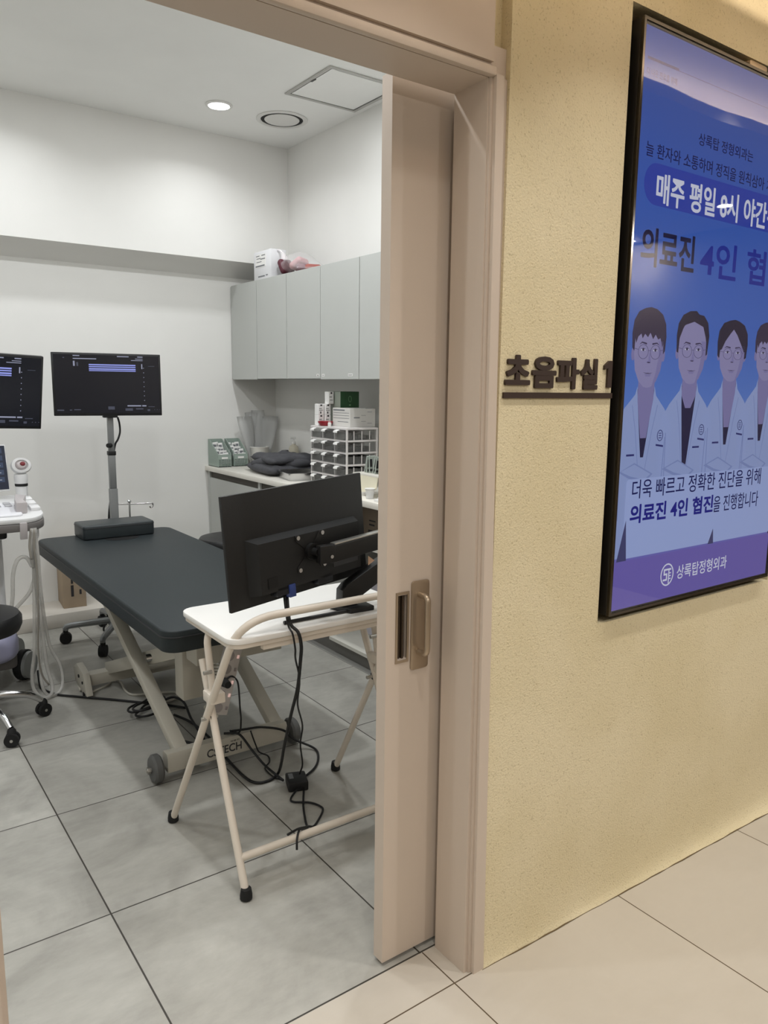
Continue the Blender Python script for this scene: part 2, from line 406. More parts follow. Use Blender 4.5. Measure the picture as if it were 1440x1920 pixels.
bm = NB(); strut_prism(bm, [(0.0, 1.246, HZ+0.026), (0.0, 1.234, HZ+0.026), (1.158, 1.234, HZ+0.026), (1.158, 1.246, HZ+0.026)], [(0.0, 1.246, CC_HI), (0.0, 1.234, CC_HI), (1.148, 1.234, CC_HI), (1.148, 1.246, CC_HI)])
box(bm, 0.0, 1.166, 1.243, 1.266, HZ+0.012, CC_HI)
struct('trim_5', bm, M_TAUPE)

# sliding door leaf, mostly slid behind the jamb
DY = 1.381
bm = NB()
hx0, hx1, hz0, hz1 = 1.043, 1.074, 0.795, 0.951
dx1 = 1.95
box(bm, 1.012, hx0, DY, DY+0.036, 0.012, 2.075); box(bm, hx1, dx1, DY, DY+0.036, 0.012, 2.075)
box(bm, hx0, hx1, DY, DY+0.036, 0.012, hz0); box(bm, hx0, hx1, DY, DY+0.036, hz1, 2.075); box(bm, hx0, hx1, DY+0.022, DY+0.036, hz0, hz1)
bmesh.ops.remove_doubles(bm, verts=bm.verts[:], dist=1e-5)
door = struct('door_1', bm, M_TAUPE)
bm = NB(); ring_frame(bm, 1.039, 1.078, 0.787, 0.959, 0.006, DY-0.002, DY+0.002)
fp = obj('flush_pull', bm, M_CHAMP, door)
bm = NB(); box(bm, hx0, hx1, DY+0.018, DY+0.0215, hz0, hz1); box(bm, 1.054, 1.058, DY+0.008, DY+0.019, hz0, hz1); box(bm, 1.061, 1.066, DY+0.004, DY+0.019, hz0, hz1)
obj('recess_cup', bm, M_DARKBR, fp, 'dark recess of the flush pull')
bm = NB(); prism(bm, rrect(1.083, 1.136, 0.763, 0.981, 0.008), DY-0.005, DY, 'y', 0.0015)
hp = obj('handle_plate', bm, M_CHAMP, door)
bm = NB(); tube(bm, fillet([(1.106, DY-0.004, 0.948), (1.106, DY-0.036, 0.948), (1.106, DY-0.036, 0.806), (1.106, DY-0.004, 0.806)], 0.018), 0.0075, 12)
obj('pull_bar', bm, M_CHAMP, hp)
bm = NB(); cyl(bm, (1.018, DY+0.016, 0.012), (1.022, DY+0.016, 0.03), 0.006); obj('bottom_guide', bm, M_TAUPE_D, door)

# ------------------------------------------------------------------ ceiling fittings
M_WHITE = mat('white_plastic', S(226, 225, 221), 0.45)
t = thing('ceiling_light', 'round recessed downlight glowing white in the room ceiling', 'light', (1.94, 4.29, CEIL))
bm = NB(); lathe(bm, [(0.058, -0.001), (0.075, -0.001), (0.075, -0.006), (0.06, -0.009), (0.058, -0.006)], (1.94, 4.29, CEIL), 32, loop=True); obj('trim_ring', bm, M_WHITE, t)
bm = NB(); lathe(bm, [(0.001, -0.0035), (0.058, -0.0035), (0.058, -0.006), (0.04, -0.0085), (0.001, -0.0095)], (1.94, 4.29, CEIL), 32)
obj('diffuser', bm, mat('lamp_glow', (1, 1, 1), 0.5, emit=(1.0, 0.98, 1.0), estr=14.0), t)
t = thing('ceiling_vent', 'round white air vent with a dark ring gap in the ceiling', 'vent', (2.335, 4.285, CEIL))
bm = NB(); lathe(bm, [(0.124, -0.001), (0.150, -0.001), (0.150, -0.004), (0.142, -0.008), (0.128, -0.008), (0.124, -0.004)], (2.335, 4.285, CEIL), 40, loop=True); obj('outer_ring', bm, M_WHITE, t)
bm = NB(); lathe(bm, [(0.001, -0.0005), (0.124, -0.0005), (0.124, -0.0015), (0.001, -0.0015)], (2.335, 4.285, CEIL), 40); obj('throat', bm, mat('vent_shadow', S(40, 40, 40), 0.8), t, 'dark gap between the rings')
bm = NB(); lathe(bm, [(0.001, -0.0022), (0.100, -0.0022), (0.103, -0.004), (0.100, -0.007), (0.06, -0.012), (0.001, -0.014)], (2.335, 4.285, CEIL), 40); obj('centre_disc', bm, M_WHITE, t)
t = thing('access_hatch', 'square white access hatch with metal rim in the ceiling', 'hatch', (2.37, 3.68, CEIL))
bm = NB()
for a, b, c, d in ((2.148, 2.60, 3.45, 3.47), (2.148, 2.60, 3.89, 3.91), (2.148, 2.168, 3.47, 3.89), (2.58, 2.60, 3.47, 3.89)): box(bm, a, b, c, d, CEIL-0.007, CEIL, bev=0.002)
obj('rim', bm, mat('hatch_rim', S(186, 185, 180), 0.4, metal=0.2), t)
bm = NB(); box(bm, 2.176, 2.572, 3.478, 3.882, CEIL-0.004, CEIL); obj('hatch_panel', bm, M_CEIL, t)
bm = NB()
for a, b, c, d in ((2.168, 2.58, 3.47, 3.478), (2.168, 2.58, 3.882, 3.89), (2.168, 2.176, 3.478, 3.882), (2.572, 2.58, 3.478, 3.882)): box(bm, a, b, c, d, CEIL-0.0015, CEIL)
obj('seam', bm, mat('hatch_seam', S(80, 80, 78), 0.8), t)
bm = NB(); box(bm, 2.166, 2.178, 3.63, 3.67, CEIL-0.009, CEIL-0.004, bev=0.001); obj('latch', bm, mat('dark_latch', S(90, 90, 88), 0.5), t)

# ------------------------------------------------------------------ room sign
M_SIGN = mat('dark_brown_acrylic', S(56, 42, 36), 0.45)
sg = thing('room_sign', 'dark raised Korean room lettering above a thin line on cream wall', 'sign', (1.40, WY, 1.41))
def letter(s, x0, x1, z0, z1, bold):
    me = text_mesh(s, x0, x1, z0, z1, WY-0.003, 0.006, bold)
    obj('letter', thicken(me, 0.0019, 0.0022), M_SIGN, sg)
for s, x0, x1, z0, z1 in (('초', 1.2185, 1.296, 1.438, 1.504), ('음', 1.303, 1.382, 1.432, 1.503), ('파', 1.385, 1.462, 1.430, 1.503), ('실', 1.468, 1.530, 1.430, 1.503)):
    letter(s, x0+0.002, x1-0.002, z0+0.002, z1-0.002, 0.012)
bm = NB(); prism(bm, [(1.567, 1.435), (1.583, 1.435), (1.583, 1.500), (1.571, 1.500), (1.554, 1.488), (1.554, 1.478), (1.567, 1.482)], WY-0.006, WY, 'y'); obj('letter', bm, M_SIGN, sg)
bm = NB(); box(bm, 1.2155, 1.588, WY-0.006, WY, 1.409, 1.422); obj('underline_bar', bm, M_SIGN, sg)

# ------------------------------------------------------------------ wall display with the clinic's poster
DFY = 1.218
dx0, dxr, dz0, dz1 = 1.612, 2.405, 0.846, 2.284
dp = thing('poster_display', 'tall black-framed display showing a blue clinic poster with four doctors', 'display', (2.0, 1.33, dz0))
bm = NB(); box(bm, dx0, dxr, DFY+0.009, 1.326, dz0, dz1, bev=0.003); obj('housing', bm, mat('black_housing', S(22, 20, 19), 0.35), dp)
bm = NB(); ring_frame(bm, dx0, dxr, dz0, dz1, 0.007, DFY, DFY+0.0095); obj('bezel', bm, mat('chrome_bezel', S(112, 106, 100), 0.15, metal=1.0), dp)
bm = NB(); ring_frame(bm, dx0+0.007, dxr-0.007, dz0+0.007, dz1-0.007, 0.005, DFY+0.004, DFY+0.0085); obj('inner_gasket', bm, mat('black_gasket', S(10, 10, 12), 0.4), dp)
bm = NB(); prism(bm, rrect(2.078, 2.165, 2.285, 2.302, 0.006), 1.226, 1.300, 'y', 0.002); obj('top_tab', bm, mat('bronze_tab', S(165, 145, 118), 0.35, metal=0.3), dp)
bm = NB(); box(bm, dx0+0.0072, dxr-0.0072, DFY+0.0025, DFY+0.0037, dz0+0.0072, dz1-0.0072)
obj('cover_glass', bm, mat('clear_glass', (1, 1, 1), 0.02, trans=1.0, ior=1.40), dp)
# picture: everything on it is lit from behind by the panel
DISP = 0.62
def ink(name, r, g, b, k=1.0):
    c = S(r, g, b); return mat('ink_'+name, tuple(x*0.04 for x in c), 0.9, emit=c, estr=DISP*k, spec=0.0)
def ramp_screen():
    m = bpy.data.materials.new('ink_background'); m.use_nodes = True; N = m.node_tree.nodes; L = m.node_tree.links; b = N['Principled BSDF']
    g = N.new('ShaderNodeNewGeometry'); s = N.new('ShaderNodeSeparateXYZ'); L.new(g.outputs['Position'], s.inputs[0])
    mp = N.new('ShaderNodeMapRange'); mp.inputs['From Min'].default_value = dz0; mp.inputs['From Max'].default_value = dz1; L.new(s.outputs['Z'], mp.inputs['Value'])
    r = N.new('ShaderNodeValToRGB'); e = r.color_ramp.elements
    e[0].position = 0.0; e[0].color = (*S(128, 122, 200), 1); e[1].position = 1.0; e[1].color = (*S(74, 96, 172), 1)
    for p, c in ((0.115, (112, 110, 196)), (0.3, (104, 142, 220)), (0.5, (66, 110, 204)), (0.75, (62, 100, 194))):
        q = e.new(p); q.color = (*S(*c), 1)
    L.new(mp.outputs[0], r.inputs[0]); L.new(r.outputs[0], b.inputs['Emission Color']); b.inputs['Emission Strength'].default_value = DISP
    b.inputs['Base Color'].default_value = (0.01, 0.01, 0.02, 1); b.inputs['Specular IOR Level'].default_value = 0.0; b.inputs['Roughness'].default_value = 0.9
    return m
SY = DFY+0.0088
bm = NB(); box(bm, dx0+0.008, dxr-0.008, SY, SY+0.001, dz0+0.008, dz1-0.008)
scr = obj('screen', bm, ramp_screen(), dp)
def flat(bm, pts, layer, mi=0): prism(bm, pts, SY-0.0004*layer-0.0002, SY-0.0004*layer+0.0002, 'y', mi=mi)
K = lambda x: x*1.0163
KZ = lambda z: 1.43+(z-1.43)*1.0163
I_HAIR, I_HAIR2 = ink('hair', 34, 30, 62), ink('brown_hair', 52, 44, 78)
I_SKIN, I_SKIN2 = ink('skin', 150, 146, 194), ink('neck', 134, 130, 184)
I_COAT, I_LINE, I_SHIRT, I_NAVY, I_WHITE = ink('coat', 154, 172, 224), ink('coat_crease', 132, 150, 206), ink('shirt', 24, 26, 72), ink('navy', 40, 48, 120), ink('white', 222, 226, 250)
I_DARK = ink('feature', 52, 46, 88); I_WIRE = ink('wire', 84, 82, 130)
def doctor(cx, zt, zc, w, hair, shirtdark, style, label=None):
    h = zt-zc; bm = NB(); mats = [hair, I_SKIN, I_SKIN2, I_COAT, I_LINE, I_SHIRT, I_DARK, I_NAVY, I_WHITE, I_WIRE]
    xr = min(dxr-0.012, cx+0.118); xl = max(dx0+0.012, cx-0.118)
    zs = zc-0.01
    # coat body with sloping shoulders
    flat(bm, [(xl, 0.995), (xl, zs-0.085), (max(xl, cx-0.085), zs-0.045), (cx-0.038, zs-0.005), (cx, zs-0.02), (cx+0.038, zs-0.005), (min(xr, cx+0.085), zs-0.045), (xr, zs-0.085), (xr, 0.995)], 1, 3)
    # open collar
    flat(bm, [(cx-0.036, zs+0.005), (cx+0.036, zs+0.005), (cx+0.006, zs-0.235 if shirtdark else zs-0.17), (cx-0.006, zs-0.235 if shirtdark else zs-0.17)], 2, 5)
    flat(bm, [(cx-0.034, zs+0.05), (cx+0.034, zs+0.05), (cx+0.033, zs-0.02), (cx+0.012, zs-0.055 if shirtdark else zs-0.12), (cx-0.012, zs-0.055 if shirtdark else zs-0.12), (cx-0.033, zs-0.02)], 3, 2)
    for s in (-1, 1):
        flat(bm, [(cx+s*0.036, zs+0.012), (cx+s*0.052, zs-0.035), (cx+s*0.034, zs-0.10), (cx+s*0.003, zs-0.25), (cx+s*0.006, zs-0.236), (cx+s*0.030, zs-0.05)], 3, 3)
        flat(bm, [(cx+s*0.052, zs-0.035), (cx+s*0.034, zs-0.10), (cx+s*0.004, zs-0.25), (cx+s*0.0055, zs-0.25), (cx+s*0.036, zs-0.10), (cx+s*0.054, zs-0.035)], 4, 4)
        flat(bm, [(cx+s*0.092, zs-0.12), (cx+s*0.095, zs-0.12), (cx+s*0.088, zs-0.33), (cx+s*0.085, zs-0.33)], 4, 4)
    # head
    fl = lambda pts, ly, mi: flat(bm, [(cx+u*w, zc+v*h) for u, v in pts], ly, mi)
    for sd in (-1, 1): flat(bm, ell(cx+sd*w*0.92, zc+h*0.42, w*0.11, h*0.085, 12), 4, 2)
    hair_shape = {'fringe': [(-1.0, .50), (-1.04, .68), (-.96, .84), (-.72, .95), (-.35, 1.0), (.0, 1.02), (.38, 1.0), (.74, .94), (.97, .82), (1.04, .66), (1.0, .48), (.86, .42), (.80, .55), (-.80, .56), (-.88, .46)],
                  'swept': [(-.98, .44), (-1.03, .66), (-.96, .82), (-.70, .94), (-.28, 1.0), (.12, 1.01), (.30, .965), (.62, .955), (.92, .86), (1.05, .68), (.98, .42), (.88, .40), (.82, .62), (-.82, .62), (-.88, .42)],
                  'parted': [(-1.02, .42), (-1.07, .64), (-1.0, .82), (-.72, .95), (-.3, 1.0), (.05, 1.02), (.35, 1.0), (.76, .94), (1.02, .80), (1.08, .62), (1.02, .40), (.90, .38), (.80, .5), (-.80, .5), (-.90, .38)]}[style]
    fl(hair_shape, 5, 0)
    fl([(-.85, .62), (-.88, .42), (-.78, .22), (-.52, .075), (-.22, .005), (.0, -.005), (.22, .005), (.52, .075), (.78, .22), (.88, .42), (.85, .62), (.6, .8), (.0, .86), (-.6, .8)], 6, 1)
    if style == 'fringe': fl([(-.90, .80), (-.86, .62), (-.80, .56), (-.70, .64), (-.52, .68), (-.44, .62), (-.30, .68), (-.12, .64), (.02, .70), (.20, .62), (.34, .68), (.52, .62), (.66, .64), (.80, .52), (.92, .62), (.86, .84), (0, .93)], 7, 0)
    elif style == 'swept': fl([(-.90, .56), (-.80, .70), (-.58, .80), (-.20, .85), (.25, .87), (.60, .80), (.78, .68), (.90, .54), (.94, .78), (.5, .93), (-.5, .93), (-.94, .78)], 7, 0)
    else:
        fl([(-.94, .50), (-.78, .52), (-.55, .66), (-.25, .78), (-.02, .86), (-.1, .95), (-.9, .86)], 7, 0); fl([(.94, .48), (.80, .50), (.58, .62), (.26, .77), (-.02, .86), (.1, .95), (.9, .86)], 7, 0)
    # soft modelling of the face: cheek and jaw side, nose, mouth
    fl([(.55, .60), (.85, .60), (.87, .42), (.77, .22), (.52, .075), (.3, .02), (.5, .2), (.62, .4)], 7, 2)
    fl([(.03, .47), (.13, .33), (.06, .315), (-.1, .315), (-.13, .325), (-.02, .345)], 8, 2)
    fl([(-.11, .322), (-.05, .312), (.06, .312), (.11, .322), (.06, .326), (-.06, .326)], 9, 6)
    fl([(-.29, .192), (-.1, .184), (.0, .187), (.1, .184), (.29, .192), (.1, .176), (-.1, .176)], 8, 6)
    fl([(-.2, .172), (.2, .172), (.12, .140), (-.12, .140)], 8, 2)
    for sd in (-1, 1):
        ex = cx+sd*w*0.37; ez = zc+h*0.475
        flat(bm, [(ex-sd*w*0.20, ez+h*0.070), (ex+sd*w*0.08, ez+h*0.088), (ex+sd*w*0.24, ez+h*0.066), (ex+sd*w*0.09, ez+h*0.104), (ex-sd*w*0.20, ez+h*0.092)], 8, 6)
        flat(bm, [(ex-w*0.15, ez), (ex, ez+h*0.022), (ex+w*0.15, ez), (ex, ez-h*0.016)], 8, 8); flat(bm, ell(ex, ez+h*0.003, w*0.065, h*0.018, 12), 9, 6)
        flat(bm, [(ex-w*0.16, ez+h*0.004), (ex, ez+h*0.027), (ex+w*0.16, ez+h*0.004), (ex, ez+h*0.019)], 9, 6)
        a = ell(ex, ez-h*0.022, w*0.31, h*0.093, 20); b = ell(ex, ez-h*0.022, w*0.293, h*0.087, 20)
        for i in range(20):
            j = (i+1) % 20; flat(bm, [a[i], a[j], b[j], b[i]], 10, 9)
        flat(bm, [(ex+sd*w*0.31, ez), (cx+sd*w*0.9, ez+h*0.012), (cx+sd*w*0.9, ez+h*0.018), (ex+sd*w*0.31, ez+h*0.006)], 10, 9)
    fl([(-.06, .468), (.06, .468), (.06, .474), (-.06, .474)], 10, 9)
    # crossed arms across the coat
    za = KZ(1.235)
    flat(bm, [(max(xl, cx-.10), za-.01), (cx-.03, za+.012), (cx+.05, za-.02), (cx+.02, za-.04), (cx-.05, za-.028)], 5, 4)
    flat(bm, [(max(xl, cx-.085), za-.008), (cx-.03, za+.008), (cx+.04, za-.02), (cx+.015, za-.034), (cx-.045, za-.022)], 6, 3)
    # embroidered badge and tag on the coat
    bx, bz = cx+0.072, zs-0.115
    if bx+0.014 < xr:
        a, b = ell(bx, bz, 0.013, 0.015, 20), ell(bx, bz, 0.011, 0.013, 20)
        for i in range(20): flat(bm, [a[i], a[(i+1) % 20], b[(i+1) % 20], b[i]], 5, 7)
        for k in range(3): flat(bm, [(bx-0.006, bz-0.007+0.006*k), (bx+0.006, bz-0.007+0.006*k), (bx+0.006, bz-0.005+0.006*k), (bx-0.006, bz-0.005+0.006*k)], 5, 7)
        flat(bm, [(bx-0.016, bz-0.022), (bx+0.016, bz-0.026), (bx+0.016, bz-0.031), (bx-0.016, bz-0.027)], 5, 7)
    tx, tz = cx-0.05 if not shirtdark else cx+0.05, zs-0.165
    flat(bm, [(tx-0.016, tz), (tx+0.016, tz), (tx+0.016, tz+0.005), (tx-0.016, tz+0.005)], 5, 7)
    o = obj('portrait', bm, mats, scr, label, sharp=20)
    return o
doctor(2.290, KZ(1.626), KZ(1.462), 0.066, I_HAIR2, False, 'fringe', label='rightmost doctor with brown fringe')
doctor(2.102, KZ(1.622), KZ(1.457), 0.072, I_HAIR, False, 'parted', label='doctor with centre-parted dark hair')
doctor(1.906, KZ(1.635), KZ(1.448), 0.072, I_HAIR, True, 'swept', label='doctor with swept-back hair and dark top')
doctor(1.716, KZ(1.630), KZ(1.437), 0.068, I_HAIR2, False, 'fringe', label='leftmost doctor with short brown fringe')
# translucent caption panel, lower strip
bm = NB(); flat(bm, rrect(1.655, dxr-0.013, KZ(1.0), KZ(1.206), 0.012), 11); obj('caption_panel', bm, ink('panel', 168, 186, 240), scr)
bm = NB(); flat(bm, [(dx0+0.012, dz0+0.01), (dxr-0.012, dz0+0.01), (dxr-0.012, KZ(0.995)), (dx0+0.012, KZ(0.995))], 11); obj('footer_band', bm, ink('violet', 116, 104, 190), scr)
bm = NB(); flat(bm, [(1.632, KZ(0.995)), (1.672, KZ(0.995)), (1.662, KZ(1.10))], 12); obj('trouser_gap', bm, ink('slate', 70, 72, 120), scr)
bm = NB(); flat(bm, [(2.050, KZ(0.997)), (2.078, KZ(0.997)), (2.072, KZ(1.04))], 12); obj('trouser_gap', bm, ink('slate', 70, 72, 120), scr)
bm = NB(); flat(bm, rrect(1.656, dxr-0.013, KZ(1.873), KZ(1.969), 0.0485, 8), 2); obj('heading_pill', bm, ink('royal', 52, 74, 182), scr)
TXT = (
 ('상록탑 정형외과는', 1.868, 2.128, 2.050, 2.080, 3, 'navy_text', (18, 26, 92), 0.004),
 ('늘 환자와 소통하며 정직을 원칙삼아 치료합니다', 1.655, 2.375, 1.988, 2.022, 3, 'navy_text', (18, 26, 92), 0.004),
 ('매주 평일 8시 야간진료', 1.706, 2.345, 1.886, 1.957, 4, 'pale_text', (226, 230, 250), 0.012),
 ('의료진', 1.660, 1.885, 1.735, 1.826, 3, 'black_text', (14, 20, 66), 0.016),
 ('4인 협진', 1.915, 2.365, 1.732, 1.826, 3, 'blue_text', (24, 46, 160), 0.014),
 ('더욱 빠르고 정확한 진단을 위해', 1.680, 2.312, 1.150, 1.200, 13, 'navy_text', (18, 26, 92), 0.004),
 ('의료진 4인 협진', 1.678, 2.060, 1.085, 1.134, 13, 'indigo_text', (36, 38, 140), 0.014),
 ('을 진행합니다', 2.064, 2.308, 1.082, 1.130, 13, 'navy_text', (18, 26, 92), 0.004),
 ('상록탑정형외과', 1.906, 2.160, 0.905, 0.945, 13, 'pale_text', (206, 204, 240), 0.006),
 ('더 나은 진료를 위해', 1.640, 1.760, 2.166, 2.182, 3, 'faint_text', (56, 62, 122), 0.0),
)
for s, x0, x1, z0, z1, ly, nm, c, bd in TXT:
    me = text_mesh(s, x0, x1, z0, z1, SY-0.0004*ly, 0.0004, min(bd, 0.008))
    if bd > 0.008: thicken(me, bd*0.085, bd*0.085)
    obj('caption', me, ink(nm, *c), scr)
bm = NB(); flat(bm, [(1.640, 2.200), (1.765, 2.200), (1.765, 2.206), (1.640, 2.206)], 3); flat(bm, [(1.765, 2.2005), (2.37, 2.2005), (2.37, 2.2015), (1.765, 2.2015)], 3); obj('rule_line', bm, ink('faint_text', 56, 62, 122), scr)
# round emblem
bm = NB(); ex, ez = 1.860, 0.925
a, b = ell(ex, ez, 0.030, 0.032, 32), ell(ex, ez, 0.026, 0.028, 32)
for i in range(32): flat(bm, [a[i], a[(i+1) % 32], b[(i+1) % 32], b[i]], 13)
for q in ([(-.016, .012), (.018, .012), (.018, .017), (-.016, .017)], [(-.016, .0), (-.011, .0), (-.011, .014), (-.016, .014)], [(-.016, -.001), (.001, -.001), (.001, .004), (-.016, .004)], [(-.004, -.014), (.001, -.014), (.001, .0), (-.004, .0)], [(-.018, -.017), (.001, -.017), (.001, -.012), (-.018, -.012)],
          [(.006, -.026), (.010, -.026), (.010, .012), (.006, .012)], [(.010, .002), (.018, .002), (.018, .005), (.010, .005)], [(.010, -.006), (.018, -.006), (.018, -.003), (.010, -.003)], [(.010, -.014), (.018, -.014), (.018, -.011), (.010, -.011)]):
    flat(bm, [(ex+x, ez+z) for x, z in q], 13)
obj('emblem', bm, ink('pale_text', 206, 204, 240), scr)

# ------------------------------------------------------------------ shared object materials
M_BLACKP = mat('black_plastic', S(26, 26, 27), 0.45, bump=0.03, bscale=400)
M_BLACKR = mat('black_rubber', S(22, 22, 22), 0.7)
M_STEEL = mat('polished_steel', S(200, 200, 200), 0.18, metal=1.0)
M_BRUSH = mat('brushed_steel', S(190, 188, 182), 0.32, metal=0.9)
M_CREAMM = mat('cream_tube', S(222, 212, 198), 0.38)
M_BEDM = mat('greige_frame', S(186, 181, 168), 0.45)
M_VINYL = mat('charcoal_vinyl', S(40, 46, 48), 0.5, spec=0.3, var=0.04, vscale=5, bump=0.06, bscale=350)
M_VINYL_D = mat('dark_vinyl', S(38, 38, 40), 0.45, bump=0.06, bscale=300)
M_CAB = mat('grey_laminate', S(186, 188, 184), 0.5, var=0.012, vscale=3)
M_CABIN = mat('grey_carcass', S(128, 128, 124), 0.6)  # shade of the gaps between doors is put into this darker tone
M_DARKGAP = mat('dark_channel', S(82, 78, 72), 0.7)
M_COUNTER = mat('white_solid_surface', S(232, 228, 218), 0.35, var=0.02, vscale=40)
M_KICK = mat('kick_board', S(116, 114, 110), 0.4, metal=0.2)
M_PAPER = mat('white_paper', S(232, 231, 228), 0.7)
M_PRINT = mat('print_grey', S(120, 122, 126), 0.7)
M_PRINTD = mat('print_dark', S(44, 42, 44), 0.7)
M_CARD = mat('brown_cardboard', S(164, 146, 124), 0.8, var=0.05, vscale=12)

# ------------------------------------------------------------------ wall cabinets
XF = 2.300
wc_y = [4.978, 4.189, 3.408, 2.620, 1.830]
wc_lab = ['grey two-door wall cabinet in the back corner under the white carton', 'grey two-door wall cabinet with two small stickers, second from the corner', 'grey wall cabinet cut off by the sliding door, nearest the doorway']
for i in range(3):
    y1, y0 = wc_y[i], wc_y[i+1]
    c = thing('wall_cabinet', wc_lab[i], 'cabinet', (XF+0.17, (y0+y1)/2, 1.478), 'wall cabinets')
    bm = NB(); box(bm, XF+0.021, XR-0.002, y0+0.001, y1-0.001, 1.478, 2.088); obj('body', bm, M_CABIN, c)
    if i == 0:
        bm = NB(); box(bm, XF+0.006, XF+0.020, y1-0.022, y1-0.001, 1.478, 2.088); obj('filler_strip', bm, M_CAB, c)
    ya = y1-0.022 if i == 0 else y1
    ym = (y1+y0)/2
    for k, (a, b) in enumerate(((ym+0.003, ya-0.003), (y0+0.003, ym-0.003))):
        dz = (0.0, 0.004)[(i+k) % 2]
        bm = NB(); box(bm, XF, XF+0.019, a, b, 1.470+dz, 2.092, bev=0.001, seg=1); d = obj('door', bm, M_CAB, c)
        if i == 1 and k == 0: st = [(b-0.055*0, a+0.035, 1)]
        bmx = None
        if i == 1 and k == 0:
            bm = NB(); box(bm, XF-0.0008, XF, a+0.010, a+0.036, 1.486, 1.500); obj('sticker', bm, M_PAPER, d)
            bm = NB(); box(bm, XF-0.0012, XF-0.0008, a+0.018, a+0.025, 1.488, 1.496); obj('print_mark', bm, M_PRINTD, d)
        if i == 1 and k == 1:
            for (p, q) in ((b-0.045, b-0.016), (a+0.055, a+0.10)):
                bm = NB(); box(bm, XF-0.0008, XF, p, q, 1.486, 1.500); obj('sticker', bm, M_PAPER, d)
                bm = NB(); box(bm, XF-0.0012, XF-0.0008, p+0.006, q-0.006, 1.491, 1.494); obj('print_mark', bm, M_PRINT, d)

# ------------------------------------------------------------------ base cabinets and worktop
XC, ZC = 2.090, 0.885
bm = NB(); box(bm, XC, XR-0.002, 1.60, YB-0.002, ZC-0.032, ZC, bev=0.003)
tag(rest_on_base(obj('worktop', bm, M_COUNTER)), 'long white worktop running along the right wall over grey cabinets', 'worktop')
XD = 2.112
bc_y = [4.978, 4.223, 3.42]
bc_lab = ['grey base cabinet with plain doors in the far corner beneath the green baskets', 'grey base cabinet half hidden behind the black monitor']
for i in range(2):
    y1, y0 = bc_y[i], bc_y[i+1]
    c = thing('base_cabinet', bc_lab[i], 'cabinet', (2.4, (y0+y1)/2, 0), 'base cabinets')
    bm = NB(); box(bm, XD+0.02, XR-0.004, y0+0.001, y1-0.001, 0.10, ZC-0.034); obj('body', bm, M_CABIN, c)
    bm = NB(); box(bm, XD+0.012, XD+0.0195, y0+0.002, y1-0.03, ZC-0.078, ZC-0.034); obj('finger_channel', bm, M_DARKGAP, c)
    bm = NB(); box(bm, XD, XD+0.019, y1-0.030, y1-0.001, 0.10, ZC-0.034); obj('end_strip', bm, M_CAB, c)
    bm = NB(); box(bm, XD, XD+0.019, y0+0.002, y1-0.032, 0.10, ZC-0.078, bev=0.001, seg=1); obj('door', bm, M_CAB, c)
    bm = NB(); box(bm, 2.150, 2.162, y0, y1, 0.0, 0.10); obj('kick_board', bm, M_KICK, c)
    bm = NB(); box(bm, 2.112, 2.150, y0, y1, 0.0, 0.004); obj('floor_strip', bm, mat('grey_strip', S(146, 145, 140), 0.4), c)
c = thing('open_base_cabinet', 'open-fronted grey base cabinet holding a carton, beside the doorway', 'cabinet', (2.4, 2.6, 0), 'base cabinets')
y1, y0 = 3.42, 1.62
bm = NB(); box(bm, XD, XR-0.004, y1-0.018, y1, 0.10, ZC-0.034); obj('side_panel', bm, M_CAB, c)
bm = NB(); box(bm, XD, XR-0.004, 2.56, 2.578, 0.10, ZC-0.034); obj('side_panel', bm, M_CAB, c)
bm = NB(); box(bm, XR-0.016, XR-0.004, y0, y1-0.02, 0.10, ZC-0.034); obj('back_panel', bm, M_CABIN, c)
bm = NB(); box(bm, XD, XR-0.018, 2.58, y1-0.02, 0.082, 0.100); obj('bottom_shelf', bm, mat('pale_shelf', S(200, 198, 188), 0.5), c)
bm = NB(); box(bm, XD+0.005, XR-0.018, 2.58, y1-0.02, 0.635, 0.653); obj('middle_shelf', bm, mat('pale_shelf', S(200, 198, 188), 0.5), c)
bm = NB(); box(bm, 2.150, 2.162, y0, y1, 0.0, 0.082); obj('kick_board', bm, M_KICK, c)
bm = NB(); box(bm, 2.112, 2.150, y0, y1, 0.0, 0.004); obj('floor_strip', bm, mat('grey_strip', S(146, 145, 140), 0.4), c)
# things in the open cabinet
def print_lines(bm, face, a0, a1, b0, b1, d, rows, rng):
    """little bars of print on a face: face 'x' at X=d spanning (Y,Z), face 'y' at Y=d spanning (X,Z)"""
    for (u0, u1, v0, v1) in rows:
        p0, p1 = a0+(a1-a0)*u0, a0+(a1-a0)*u1; q0, q1 = b0+(b1-b0)*v0, b0+(b1-b0)*v1
        if face == 'x': box(bm, d-0.0006, d, min(p0, p1), max(p0, p1), q0, q1)
        else: box(bm, min(p0, p1), max(p0, p1), d-0.0006, d, q0, q1)
t = thing('shelf_carton', 'dark brown printed carton on the shelf of the open cabinet', 'carton', (2.43, 3.27, 0.653))
bm = NB(); box(bm, 2.30, 2.55, 3.20, 3.386, 0.653, 0.815, bev=0.002); obj('body', bm, mat('dim_cardboard', S(126, 112, 98), 0.8), t)
bm = NB(); print_lines(bm, 'x', 3.375, 3.21, 0.66, 0.81, 2.30, [(0.45, 0.8, 0.45, 0.50), (0.45, 0.75, 0.30, 0.36), (0.4, 0.95, 0.05, 0.14)], random); obj('print_mark', bm, M_PRINTD, t)
t = thing('storage_bin', 'pale lavender-grey plastic bin inside the open base cabinet', 'bin', (2.36, 3.10, 0.10))
bm = NB(); box(bm, 2.30, 2.56, 2.98, 3.37, 0.10, 0.40, bev=0.008); obj('body', bm, mat('lavender_plastic', S(196, 192, 200), 0.4), t)
